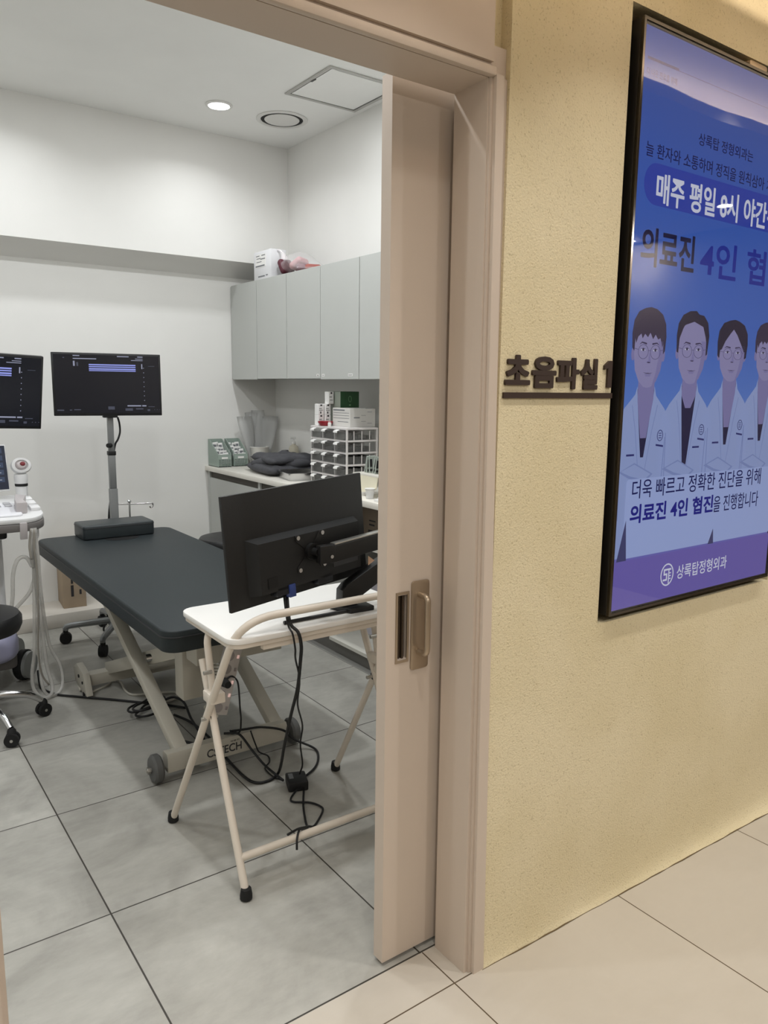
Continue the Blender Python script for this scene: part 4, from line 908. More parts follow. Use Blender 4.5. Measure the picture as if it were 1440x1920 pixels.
for x in (0.970, 1.365):
    bm = NB(); beam(bm, (x, 2.605, 0.085), (x-0.02*(1 if x < 1.1 else -1), 3.52, 0.555), 0.050, 0.038); obj('scissor_leg', bm, M_BEDM, bed)
for x in (1.030, 1.310):
    bm = NB(); beam(bm, (x-0.02, 3.62, 0.085), (x, 2.55, 0.50), 0.040, 0.058); obj('scissor_leg', bm, M_BEDM, bed)
bm = NB(); beam(bm, (0.86, 3.60, 0.06), (1.42, 3.60, 0.06), 0.05, 0.05) if False else box(bm, 0.90, 1.40, 3.575, 3.635, 0.030, 0.085, bev=0.003); obj('rear_bar', bm, M_BEDM, bed)
for x in (0.868, 1.400):
    bm = NB(); prism(bm, [(3.50, 0.012), (3.56, 0.004), (3.70, 0.03), (3.72, 0.09), (3.66, 0.125), (3.55, 0.105)], x, x+0.03, 'x', 0.002); f = obj('foot_bracket', bm, M_BEDM, bed)
    bm = NB(); cyl(bm, (x+0.015, 3.54, 0.0), (x+0.015, 3.54, 0.018), 0.022); obj('rubber_foot', bm, M_BLACKR, f)
    bm = NB(); cyl(bm, (x-0.004, 3.62, 0.075), (x, 3.62, 0.075), 0.008, seg=10); cyl(bm, (x-0.004, 3.56, 0.06), (x, 3.56, 0.06), 0.007, seg=10); obj('bolt', bm, M_BLACKR, f)
bm = NB(); cyl(bm, (1.17, 2.56, 0.48), (1.17, 3.05, 0.27), 0.030, seg=18); cyl(bm, (1.17, 3.05, 0.27), (1.17, 3.56, 0.07), 0.017, seg=14); obj('lift_actuator', bm, M_BEDM, bed)
bm = NB(); box(bm, 1.00, 1.34, 2.50, 2.60, 0.44, 0.555, bev=0.004); obj('front_yoke', bm, M_BEDM, bed)
bm = NB(); box(bm, 0.992, 1.072, 2.62, 2.70, 0.27, 0.47, bev=0.005); mb = obj('control_box', bm, M_BEDM, bed)
bm = NB(); tube(bm, [(1.095+0.017*math.cos(k*0.8), 2.56+0.017*math.sin(k*0.8), 0.30+0.0016*k) for k in range(90)], 0.0032, 6); obj('spring', bm, M_USW0, bed)
bm = NB(); cyl(bm, (0.985, 3.00, 0.325), (1.045, 2.985, 0.33), 0.016, seg=14); obj('rod_end', bm, M_STEEL, bed)
# coil of white control cord under the bed
def cord(name, pts, r, m, label, cat='cable', group=None, n=6):
    bm = NB(); tube(bm, pts, r, 8, n); o = obj(name, bm, m, sharp=180); rest_on_base(o); return tag(o, label, cat, group)
M_CORDW, M_CORDB = mat('grey_cord', S(196, 192, 180), 0.5), mat('black_cord', S(20, 20, 21), 0.5)
cord('white_cord', [(0.865, 3.60, 0.012), (0.887, 3.69, 0.007), (0.95, 3.70, 0.007), (1.008, 3.674, 0.007), (1.004, 3.618, 0.007), (0.902, 3.561, 0.007), (0.880, 3.60, 0.014), (0.95, 3.66, 0.014), (1.017, 3.66, 0.008), (1.055, 3.617, 0.007), (1.041, 3.49, 0.007), (1.055, 3.419, 0.007), (1.143, 3.382, 0.007), (1.23, 3.33, 0.007), (1.17, 3.26, 0.007), (1.08, 3.29, 0.016), (1.15, 3.24, 0.016), (1.24, 3.28, 0.007)], 0.0055, M_CORDW, 'pale grey control cord snaking on the floor under the bed')
cord('white_cord', [(1.16, 2.70, 0.29), (1.13, 2.66, 0.24), (1.10, 2.68, 0.20), (1.14, 2.72, 0.17), (1.19, 2.70, 0.19), (1.20, 2.66, 0.25), (1.17, 2.67, 0.285)], 0.005, M_CORDW, 'pale looped cord tied under the front of the bed')
# headrest cushion
bm = NB(); prism(bm, rrect(1.005, 1.368, 3.945, 4.135, 0.018, 4), BZ+0.0005, BZ+0.072, 'z', 0.007, seg=3)
t = thing('headrest_cushion', 'small charcoal vinyl headrest cushion lying at the bed end', 'cushion', (1.186, 4.04, BZ))
c = obj('pad', bm, mat('slate_vinyl', S(44, 50, 52), 0.40, bump=0.06, bscale=350), t)
bm = NB(); o = rrect(1.0045, 1.3685, 3.9445, 4.1355, 0.018, 4); tube(bm, [(x, y, BZ+0.060) for x, y in o]+[(o[0][0], o[0][1], BZ+0.060)], 0.0016, 6); obj('seam', bm, M_VINYL_D, t)

# ------------------------------------------------------------------ roll stand with screen behind the bed
PX, PY = 1.262, 4.29
M_GREYM = mat('grey_steel', S(132, 134, 134), 0.38, metal=0.35)
st = thing('screen_stand', 'grey column roll stand carrying the screen behind the bed', 'stand', (PX, PY, 0))
bm = NB(); box(bm, PX-0.021, PX+0.021, PY-0.016, PY+0.016, 0.10, 0.86, bev=0.003); obj('lower_column', bm, M_GREYM, st)
bm = NB(); box(bm, PX-0.018, PX+0.018, PY-0.013, PY+0.013, 0.86, 1.06, bev=0.003); obj('middle_column', bm, M_GREYM, st)
bm = NB(); box(bm, PX-0.0155, PX+0.0155, PY-0.011, PY+0.011, 1.06, 1.32, bev=0.003); obj('upper_column', bm, M_GREYM, st)
bm = NB(); box(bm, PX-0.021, PX+0.021, PY-0.016, PY+0.016, 1.045, 1.068, bev=0.003); obj('collar', bm, M_BLACKP, st)
bm = NB(); cyl(bm, (PX-0.005, PY-0.012, 1.10), (PX-0.026, PY-0.028, 1.10), 0.012, seg=12); obj('clamp_knob', bm, M_BLACKR, st)
bm = NB(); lathe(bm, [(0.055, 0.085), (0.06, 0.09), (0.05, 0.125), (0.03, 0.135), (0.001, 0.135)], (PX, PY, 0), 24); obj('hub', bm, M_GREYM, st)
for a in (165, 237, 309, 21, 93):
    a = math.radians(a); R = 0.28 if a < 4 else 0.30; c, s = math.cos(a), math.sin(a)
    bm = NB(); tube(bm, [(PX+0.03*c, PY+0.03*s, 0.112), (PX+R*0.8*c, PY+R*0.8*s, 0.103), (PX+R*c, PY+R*s, 0.094), (PX+R*c, PY+R*s, 0.074)], lambda f: 0.019-0.005*f, 10, 3); l = obj('leg', bm, M_GREYM, st)
    bm = NB(); px_, py_ = PX+(R+0.004)*c, PY+(R+0.004)*s
    cyl(bm, (px_-0.018*s, py_+0.018*c, 0.032), (px_+0.018*s, py_-0.018*c, 0.032), 0.032, seg=18); box(bm, px_-0.012, px_+0.012, py_-0.012, py_+0.012, 0.055, 0.078, bev=0.003); obj('caster', bm, M_BLACKR, l)
bm = NB(); cyl(bm, (PX+0.018, PY-0.01, 0.772), (PX+0.190, PY-0.03, 0.766), 0.004, seg=10); tube(bm, [(PX+0.186, PY-0.03, 0.766), (PX+0.205, PY-0.032, 0.766), (PX+0.208, PY-0.032, 0.752), (PX+0.198, PY-0.031, 0.742), (PX+0.190, PY-0.03, 0.750)], 0.0045, 8, 4); cyl(bm, (PX+0.080, PY-0.018, 0.66), (PX+0.080, PY-0.018, 0.786), 0.0055, seg=10); lathe(bm, [(0.0095, 0.780), (0.0105, 0.787), (0.007, 0.792), (0.001, 0.793)], (PX+0.080, PY-0.018, 0), 14); cyl(bm, (PX+0.01, PY-0.01, 0.66), (PX+0.085, PY-0.018, 0.66), 0.006, seg=8)
obj('hook_rod', bm, M_STEEL, st, 'chrome rod ending in a hook')
def screen_panel(parent, M, w, h, img, thick=0.026, bez=0.010, chin=0.014):
    bm = NB(); box(bm, -w/2, w/2, 0, thick, -h/2, h/2, bev=0.003, M=M); cs = obj('casing', bm, M_BLACKP, parent)
    g0, g1, g2, g3 = mat('lit_dark_screen', S(14, 15, 18), 0.22, emit=S(26, 28, 36), estr=0.55), mat('scan_band', S(30, 32, 60), 0.3, emit=S(150, 160, 235), estr=0.85), mat('screen_text', S(30, 30, 30), 0.3, emit=S(170, 175, 200), estr=0.6), mat('screen_dim', S(20, 20, 24), 0.3, emit=S(84, 88, 104), estr=0.6)
    bm = NB(); box(bm, -w/2+bez, w/2-bez, -0.0012, 0.0005, -h/2+chin, h/2-bez, M=M)
    def bar(bm, u0, u1, v0, v1, mi): box(bm, -w/2+w*u0, -w/2+w*u1, -0.0020, -0.0011, h/2-h*v1, h/2-h*v0, M=M, mi=mi)
    for v0, v1 in ((.175, .195), (.208, .225), (.240, .262), (.272, .286)): bar(bm, .33, .76, v0, v1, 1)
    for q in ((.19, .25, .04, .055), (.19, .40, .085, .10), (.59, .70, .04, .055), (.78, .83, .04, .055), (.76, .83, .075, .085), (.72, .83, .10, .11), (.67, .80, .83, .85), (.81, .85, .83, .85), (.19, .205, .13, .21), (.815, .825, .16, .24)): bar(bm, *q, 2)
    for q in ((.10, .115, .075, .09), (.22, .235, .15, .21), (.88, .94, .19, .197), (.03, .09, .90, .92), (.14, .16, .90, .915), (.18, .24, .895, .91), (.49, .55, .85, .90), (.65, .72, .88, .92), (.75, .82, .88, .90), (.87, .93, .85, .86), (.86, .885, .895, .925)): bar(bm, *q, 3)
    for k in range(8): bar(bm, .832, .838, .22+.075*k, .232+.075*k, 2)
    for k in range(3): bar(bm, .925+.025*k, .932+.025*k, .9, .91, 3)
    obj('screen', bm, [g0, g1, g2, g3], parent)
    return cs
sd = thing('stand_screen', 'black ultrasound screen showing a dark scan, mounted on column stand', 'screen', (1.25, 4.25, 1.23))
M = Matrix.Translation((1.2505, 4.252, 1.4265)) @ Matrix.Rotation(math.radians(-10.1), 4, 'Z')
screen_panel(sd, M, 0.552, 0.330, None)
bm = NB(); box(bm, -0.034, 0.042, 0.002, 0.05, -0.176, -0.155, bev=0.004, M=M); box(bm, -0.03, 0.03, 0.026, 0.05, -0.17, 0.03, bev=0.004, M=M); obj('neck_mount', bm, M_BLACKP, sd)
cord('screen_cable', [(1.300, 4.275, 1.25), (1.312, 4.29, 1.215), (1.313, 4.29, 1.17), (1.300, 4.29, 1.13), (1.285, 4.295, 1.10), (1.276, 4.31, 1.02), (1.272, 4.318, 0.90), (1.24, 4.318, 0.70), (1.235, 4.32, 0.4), (1.22, 4.34, 0.16), (1.21, 4.42, 0.02), (1.30, 4.50, 0.006)], 0.0055, M_CORDB, 'black cable hanging from the stand screen down its column')

# ------------------------------------------------------------------ folding table
TZ = 0.740
ft = thing('folding_table', 'cream folding table with crossed tube legs inside the doorway', 'table', (1.17, 2.05, 0))
M_TOP = mat('white_tabletop', S(238, 236, 231), 0.35)
bm = NB(); prism(bm, rrect(0.846, 1.486, 1.868, 2.250, 0.045, 6), TZ-0.016, TZ, 'z', 0.003); tp = obj('tabletop', bm, M_TOP, ft)
bm = NB(); prism(bm, rrect(0.852, 1.480, 1.874, 2.244, 0.041, 6), TZ-0.030, TZ-0.0165, 'z', 0.002); obj('edge_band', bm, M_CREAMM, tp)
bm = NB(); box(bm, 0.95, 1.40, 1.880, 1.900, TZ-0.047, TZ-0.030, bev=0.002); obj('under_rail', bm, M_CREAMM, ft)
bm = NB(); box(bm, 0.95, 1.40, 2.200, 2.220, TZ-0.047, TZ-0.030, bev=0.002); obj('under_rail', bm, M_CREAMM, ft)
rL = 0.0115
# frame with the raised front rail: rear feet -> front rail
P = lambda x0, x1, f: x0+(x1-x0)*f
path = [(0.826, 2.308, 0.012), (0.845, 2.050, 0.455), (0.868, 1.862, 0.797), (1.452, 1.862, 0.797), (1.456, 2.050, 0.455), (1.454, 2.296, 0.012)]
bm = NB(); tube(bm, fillet(path, 0.115, 9), rL, 14); fa = obj('rail_frame', bm, M_CREAMM, ft)
# lower frame: front feet -> up under the rear of the top, in telescoping pairs
bm = NB(); tube(bm, [(0.850, 1.811, 0.012), (0.858, 1.973, 0.323), (0.866, 2.120, 0.612)], rL, 14); obj('leg', bm, M_CREAMM, ft)
bm = NB(); tube(bm, [(1.452, 1.805, 0.012), (1.452, 1.968, 0.323), (1.452, 2.120, 0.612)], rL, 14); obj('leg', bm, M_CREAMM, ft)
for x in (0.864, 1.456):
    dx = -0.002 if x < 1 else 0.002
    bm = NB(); tube(bm, fillet([(x+dx, 2.030, 0.500), (x+dx, 2.072, 0.690), (x+dx+(0.02 if x < 1 else -0.02), 2.080, 0.725)], 0.03, 5), rL*0.93, 14); u = obj('upper_leg', bm, M_CREAMM, ft)
    bm = NB(); box(bm, x-0.024, x+0.024, 2.005, 2.062, 0.508, 0.540, bev=0.004); br = obj('slide_clamp', bm, M_CREAMM, ft)
    bm = NB(); cyl(bm, (x-0.03, 2.035, 0.60), (x-0.005, 2.035, 0.60), 0.006, seg=10); obj('bolt', bm, M_BRUSH, u)
    bm = NB(); cyl(bm, (x-0.036, 2.045, 0.455), (x+0.014, 2.045, 0.455), 0.006, seg=10); obj('pivot_bolt', bm, M_BRUSH, fa)
    bm = NB(); cyl(bm, (x-0.012, 2.045, 0.455), (x+0.004, 2.045, 0.455), 0.013, seg=12); obj('pivot_spacer', bm, M_BLACKR, fa)
bm = NB(); cyl(bm, (0.853, 1.857, 0.100), (1.452, 1.851, 0.100), rL, seg=14); obj('crossbar', bm, M_CREAMM, ft)
for (x, y) in ((0.826, 2.308), (1.454, 2.296), (0.850, 1.811), (1.452, 1.805)):
    s = -0.5 if y > 2 else 0.5
    bm = NB(); lathe(bm, [(0.013, 0), (0.0175, 0.004), (0.0175, 0.016), (0.0145, 0.034), (0.001, 0.034)], (x, y, 0), 18); obj('foot_cap', bm, M_BLACKR, ft)

# ------------------------------------------------------------------ desktop monitor seen from the back
MON = Matrix.Translation((1.117, 1.958, 0.985)) @ Matrix.Rotation(math.radians(11.7), 4, 'Z') @ Matrix.Rotation(math.radians(-2.8), 4, 'X') @ Matrix.Rotation(math.radians(-2.8), 4, 'Y')
mn = thing('monitor', 'black monitor seen from behind above the folding table', 'monitor', (1.117, 1.97, 0.82))
M_MONB = mat('black_ribbed_back', S(24, 24, 24), 0.5, bump=0.04, bscale=300)
bm = NB(); box(bm, -0.27, 0.27, 0.0, 0.012, -0.1625, 0.1625, bev=0.002, M=MON); obj('panel', bm, M_MONB, mn)
bm = NB(); box(bm, -0.264, 0.264, 0.012, 0.0135, -0.150, 0.157, M=MON); obj('screen', bm, mat('lit_dark_screen', S(14, 15, 18), 0.22), mn)
bm = NB()
A0 = [(-0.205, 0.030), (0.225, 0.030), (0.225, -0.1625+0.03), (-0.205, -0.1625+0.03)]
v0 = [bm.verts.new(MON @ Vector((x, 0.0, z))) for x, z in A0]
v1 = [bm.verts.new(MON @ Vector((x+(0.020 if x < 0 else -0.012), -0.032, z-(0.012 if z > 0 else -0.004)))) for x, z in A0]
for k in range(4): bm.faces.new((v0[k], v0[(k+1) % 4], v1[(k+1) % 4], v1[k]))
bm.faces.new(v1); bm.faces.new(v0[::-1]); bmesh.ops.recalc_face_normals(bm, faces=bm.faces[:]); hs = obj('rear_housing', bm, M_MONB, mn)
bm = NB()
for x in (-0.10, 0.06): box(bm, x-0.03, x+0.03, -0.032, 0.0, -0.146, -0.118, bev=0.003, M=MON)
obj('cable_bay', bm, mat('blue_black_plastic', S(22, 24, 30), 0.4), hs)
bm = NB(); box(bm, 0.095, 0.200, -0.0335, -0.032, -0.105, -0.062, M=MON); obj('rating_label', bm, mat('dark_label', S(62, 62, 64), 0.35), hs)
bm = NB(); box(bm, -0.160, -0.125, -0.0335, -0.031, -0.115, -0.085, M=MON); obj('power_socket', bm, mat('socket_black', S(12, 12, 12), 0.5), hs)
bm = NB(); prism(bm, [(-0.055, 0.055), (-0.040, 0.055), (-0.012, 0.02), (0.012, 0.02), (0.040, 0.055), (0.055, 0.055), (0.055, 0.040), (0.022, 0.012), (0.022, -0.012), (0.055, -0.040), (0.055, -0.055), (0.040, -0.055), (0.012, -0.02), (-0.012, -0.02), (-0.040, -0.055), (-0.055, -0.055), (-0.055, -0.040), (-0.022, -0.012), (-0.022, 0.012), (-0.055, 0.040)], -0.0345, -0.032, 'y', M=MON @ Matrix.Translation((0.005, 0, -0.037))); vp = obj('mount_plate', bm, mat('satin_black', S(28, 28, 28), 0.35), mn)
for (x, z) in ((-0.048, 0.048), (0.048, 0.048), (0.048, -0.048), (-0.048, -0.048)):
    bm = NB(); p = MON @ Vector((x+0.005, -0.0345, z-0.037)); q = MON @ Vector((x+0.005, -0.040, z-0.037)); cyl(bm, p, q, 0.0065, seg=14); obj('screw', bm, M_STEEL, vp)
bm = NB(); p = MON @ Vector((-0.060, -0.028, -0.128)); M = MON @ Matrix.Translation((-0.075, -0.022, -0.135)); box(bm, -0.012, 0.012, -0.014, 0.006, -0.022, 0.016, bev=0.002, M=M); obj('video_plug', bm, mat('blue_plug', S(48, 66, 128), 0.4), mn, 'blue video plug')
# arm
arm = thing('articulated_stand', 'black jointed monitor arm standing on the folding table', 'arm', (1.30, 1.96, TZ))
c0 = MON @ Vector((0.005, -0.0352, -0.037)); n0 = (MON.to_3x3() @ Vector((0, -1, 0))).normalized()
M_ARM = mat('satin_black', S(28, 28, 28), 0.35)
bm = NB(); cyl(bm, c0, c0+n0*0.014, 0.024, seg=24); cyl(bm, c0+n0*0.014, c0+n0*0.036, 0.012, seg=16); hd = obj('tilt_head', bm, M_ARM, arm)
k0 = c0+n0*0.036
bm = NB(); box(bm, -0.004, 0.050, -0.014, 0.014, -0.034, 0.020, bev=0.004, M=Matrix.Translation(k0)); kb = obj('wrist_block', bm, M_ARM, arm)
bm = NB(); cyl(bm, k0+Vector((0.034, -0.014, -0.014)), k0+Vector((0.034, -0.018, -0.014)), 0.0055, seg=12); obj('screw', bm, M_STEEL, kb)
e0 = Vector((1.56, 1.945, 0.975))
s0 = k0+Vector((0.030, 0, -0.006))
d = (e0-s0); L_ = d.length; d.normalize(); yv = Vector((0, 1, 0)); yv = (yv-d*yv.dot(d)).normalized(); zv = d.cross(yv)
MA = Matrix((d, yv, zv)).transposed().to_4x4(); MA.translation = s0
bm = NB(); box(bm, 0, L_, -0.016, 0.016, -0.030, 0.022, bev=0.006, M=MA); ua = obj('upper_arm', bm, M_ARM, arm)
bm = NB(); box(bm, 0.02, L_-0.02, -0.012, 0.012, 0.022, 0.027, bev=0.001, M=MA); obj('silver_cover', bm, M_BRUSH, ua, 'silver strip along the top of the arm')
bm = NB(); cyl(bm, (1.56, 1.945, 0.90), (1.56, 1.945, 1.005), 0.026, seg=20); obj('elbow', bm, M_ARM, arm)
bm = NB(); prism(bm, [(1.255, 0.752), (1.295, 0.752), (1.325, 0.775), (1.545, 0.890), (1.575, 0.935), (1.545, 0.945), (1.520, 0.938), (1.275, 0.822), (1.258, 0.805)], 1.945, 1.985, 'y', 0.004); la = obj('lower_arm', bm, M_ARM, arm)
bm = NB(); prism(bm, [(1.352, 0.905), (1.352, 0.875), (1.376, 0.888)], 1.9435, 1.9450, 'y'); obj('arrow_mark', bm, mat('peach_mark', S(226, 190, 160), 0.5), la)
bm = NB(); prism(bm, [(1.235, 1.985), (1.262, 1.905), (1.345, 1.900), (1.352, 1.985), (1.325, 2.010), (1.262, 2.010)], TZ+0.0003, TZ+0.016, 'z', 0.003); prism(bm, rrect(1.250, 1.312, 1.935, 1.992, 0.01), TZ+0.016, TZ+0.024, 'z', 0.002); obj('base_plate', bm, M_ARM, arm)
bm = NB(); tube(bm, [(1.262, 1.925, TZ+0.006), (1.040, 1.925, TZ+0.006)], 0.0055, 10); obj('base_bar', bm, M_ARM, arm)

# ------------------------------------------------------------------ cables below the table
cord('video_cable', [(1.055, 1.935, 0.835), (1.029, 1.87, 0.765), (1.040, 1.842, 0.740), (1.050, 1.842, 0.700), (1.064, 1.87, 0.648), (1.098, 1.95, 0.523), (1.130, 2.05, 0.393), (1.174, 2.18, 0.219), (1.250, 2.36, 0.03), (1.214, 2.358, 0.007), (1.162, 2.366, 0.007), (1.143, 2.432, 0.007), (1.150, 2.602, 0.007), (1.166, 2.774, 0.007), (1.162, 2.977, 0.007), (1.130, 3.10, 0.007)], 0.0052, M_CORDB, 'thick black cable falling from the monitor to the floor loop')
cord('thin_cable', [(1.045, 1.935, 0.835), (1.018, 1.862, 0.765), (1.020, 1.838, 0.740), (1.035, 1.850, 0.690), (1.047, 1.87, 0.650), (1.094, 1.93, 0.556), (1.126, 2.0, 0.447), (1.2, 2.1, 0.319), (1.237, 2.18, 0.211), (1.279, 2.24, 0.1), (1.285, 2.272, 0.046)], 0.003, M_CORDB, 'thin wavy black cable from the monitor down to the adapter')
cord('adapter_lead', [(1.240, 2.312, 0.016), (1.225, 2.42, 0.03), (1.203, 2.48, 0.07), (1.186, 2.552, 0.112), (1.165, 2.585, 0.112), (1.14, 2.60, 0.112)], 0.0045, M_CORDB, 'black lead running from the adapter up over the bed bar')
cord('adapter_lead', [(1.312, 2.290, 0.014), (1.391, 2.343, 0.007), (1.446, 2.408, 0.007), (1.470, 2.48, 0.008), (1.410, 2.540, 0.04), (1.368, 2.548, 0.085), (1.28, 2.556, 0.118), (1.22, 2.575, 0.118), (1.165, 2.60, 0.114)], 0.0045, M_CORDB, 'black lead looping right from the adapter past the bed wheel')
cord('thin_cable', [(1.021, 2.318, 0.440), (1.046, 2.320, 0.452), (1.066, 2.326, 0.440), (1.084, 2.34, 0.405), (1.126, 2.42, 0.278), (1.166, 2.50, 0.197), (1.184, 2.556, 0.122), (1.17, 2.61, 0.112)], 0.0032, M_CORDB, 'thin black cord plugged into the power strip beside the bed')
cord('thin_cable', [(1.231, 2.556, 0.116), (1.246, 2.545, 0.06), (1.256, 2.535, 0.03), (1.287, 2.524, 0.01), (1.274, 2.485, 0.005), (1.237, 2.449, 0.005), (1.232, 2.375, 0.005), (1.240, 2.325, 0.012)], 0.003, M_CORDB, 'thin black cable wriggling from the bed bar to adapter')
cord('mains_cable', [(1.280, 2.232, 0.012), (1.224, 2.139, 0.005), (1.181, 2.049, 0.005), (1.162, 2.004, 0.012), (1.085, 1.90, 0.085), (1.052, 1.862, 0.117), (1.030, 1.838, 0.108), (1.022, 1.826, 0.080)], 0.0036, M_CORDB, 'black cord from adapter hooked over the table crossbar')
cord('mains_cable', [(1.259, 2.240, 0.012), (1.213, 2.206, 0.005), (1.208, 2.18, 0.005), (1.251, 2.145, 0.005), (1.269, 2.103, 0.005), (1.261, 2.072, 0.005), (1.194, 2.013, 0.005), (1.161, 1.998, 0.020), (1.075, 1.905, 0.09), (1.035, 1.866, 0.1155), (1.010, 1.862, 0.114)], 0.0036, M_CORDB, 'black cord zigzagging on the tiles below the adapter')
t = thing('power_adapter', 'black power adapter block with small label lying on the tiles', 'adapter', (1.275, 2.275, 0))
M = Matrix.Translation((1.275, 2.275, 0.0)) @ Matrix.Rotation(-0.35, 4, 'Z')
bm = NB(); box(bm, -0.036, 0.036, -0.042, 0.042, 0.0005, 0.036, bev=0.005, M=M); obj('body', bm, M_BLACKP, t)
bm = NB(); box(bm, -0.028, -0.012, -0.01, 0.028, 0.036, 0.0366, M=M); obj('label', bm, M_PRINT, t)
cord('mains_cable', [(0.741, 3.881, 0.045), (0.730, 3.80, 0.007), (0.727, 3.727, 0.007), (0.763, 3.625, 0.007), (0.828, 3.551, 0.007), (0.939, 3.438, 0.007), (1.047, 3.32, 0.007), (1.136, 3.224, 0.007), (1.20, 3.14, 0.007)], 0.0055, M_CORDB, 'long black cable across the floor from the ultrasound machine')
coil = []
for k in range(44):
    a = k*0.45; r = 0.055+0.022*math.sin(k*0.7); coil.append((1.045+r*1.25*math.cos(a)*0.9+0.03*math.sin(a), 3.20+r*math.sin(a), 0.008+0.0011*k))
cord('coiled_cable', coil, 0.005, M_CORDB, 'bundle of coiled black cable on the floor under the bed', n=3)
cord('mains_cable', [(1.096, 3.195, 0.02), (1.061, 3.084, 0.007), (1.043, 2.958, 0.007), (1.057, 2.859, 0.007), (1.10, 2.78, 0.007)], 0.0055, M_CORDB, 'black cable curving from the coil towards the bed bar')
cord('mains_cable', [(1.12, 3.22, 0.03), (1.161, 3.189, 0.05), (1.178, 3.107, 0.05), (1.158, 2.98, 0.03), (1.145, 2.86, 0.02), (1.13, 2.74, 0.012), (1.115, 2.65, 0.007)], 0.0055, M_CORDB, 'black cable arching out of the coil behind the scissor leg')
# power strip hanging beside the bed's front edge
t = thing('power_strip', 'grey switched power strip hanging between table leg and bed', 'power strip', (1.03, 2.33, 0.33))
d = Vector((-0.052, 0, -0.190)); L_ = d.length; d.normalize(); xv = d.cross(Vector((0, 1, 0))).normalized()
M = Matrix((xv, Vector((0, 1, 0)), -d)).transposed().to_4x4(); M.translation = (1.004, 2.322, 0.322)
bm = NB(); box(bm, -0.030, 0.030, 0.0, 0.030, 0.0, 0.235, bev=0.005, M=M); obj('body', bm, mat('grey_strip_body', S(190, 184, 180), 0.45), t)
for k in range(5):
    z = 0.026+0.045*k
    bm = NB(); cyl(bm, M @ Vector((-0.012, -0.001, z)), M @ Vector((-0.012, 0.003, z)), 0.017, seg=20); obj('socket', bm, mat('strip_socket', S(150, 143, 140), 0.5), t)
    bm = NB(); box(bm, 0.015, 0.023, -0.003, 0.002, z-0.006, z+0.006, bev=0.001, M=M); obj('switch', bm, mat('strip_switch_lit', S(225, 200, 195), 0.4, emit=S(255, 205, 195), estr=0.30) if k in (1, 2, 4) else mat('strip_switch_off', S(140, 132, 130), 0.4), t)
bm = NB(); cyl(bm, M @ Vector((-0.012, -0.002, 0.116)), M @ Vector((-0.012, -0.034, 0.116)), 0.016, 0.012, seg=16); obj('plug', bm, M_BLACKR, t, 'black plug')

# ------------------------------------------------------------------ stool
M_SEAT = mat('black_vinyl', S(28, 28, 29), 0.42, bump=0.05, bscale=250)
def stool(SX, SYY, c1, dz, label):
    so = thing('rolling_stool', label, 'stool', (SX, SYY, 0))
    bm = NB(); lathe(bm, [(0.15, 0.415), (0.172, 0.42), (0.183, 0.445), (0.183, 0.475), (0.172, 0.492), (0.14, 0.499), (0.001, 0.501)], (SX, SYY, dz), 48); obj('seat', bm, M_SEAT, so)
    bm = NB(); cyl(bm, (SX, SYY, 0.10), (SX, SYY, 0.28), 0.028, seg=20); cyl(bm, (SX, SYY, 0.28), (SX, SYY, 0.42+dz), 0.016, seg=20); obj('gas_column', bm, M_STEEL, so)
    for k in range(5):
        a = c1+2*PI*k/5; c, s = math.cos(a), math.sin(a); R = 0.241
        bm = NB(); tube(bm, [(SX+0.02*c, SYY+0.02*s, 0.135), (SX+0.10*c, SYY+0.10*s, 0.130), (SX+0.19*c, SYY+0.19*s, 0.108), (SX+R*c, SYY+R*s, 0.072)], lambda f: 0.019-0.006*f, 12, 5); l = obj('leg', bm, M_STEEL, so)
        bm = NB(); q = a+0.9 if k == 0 else a+0.35; px_, py_ = SX+(R+0.006)*c, SYY+(R+0.006)*s; tx, ty = -math.sin(q), math.cos(q)
        for sgn in (-1, 1): cyl(bm, (px_+tx*0.004*sgn, py_+ty*0.004*sgn, 0.0285), (px_+tx*0.019*sgn, py_+ty*0.019*sgn, 0.0285), 0.0283, seg=20)
        lathe(bm, [(0.012, 0.045), (0.018, 0.05), (0.017, 0.066), (0.010, 0.076)], (px_, py_, 0), 14); w_ = obj('caster', bm, M_BLACKR, l)
        bm = NB(); cyl(bm, (px_-tx*0.021, py_-ty*0.021, 0.0285), (px_+tx*0.021, py_+ty*0.021, 0.0285), 0.006, seg=10); obj('axle', bm, M_BRUSH, l)
stool(0.421, 3.426, math.atan2(3.197-3.426, 0.497-0.421), 0.0, 'black round stool on chrome caster legs, cut by left frame')
stool(1.845, 4.05, 0.4, 0.075, 'black round stool beyond the bed, mostly hidden behind the monitor')

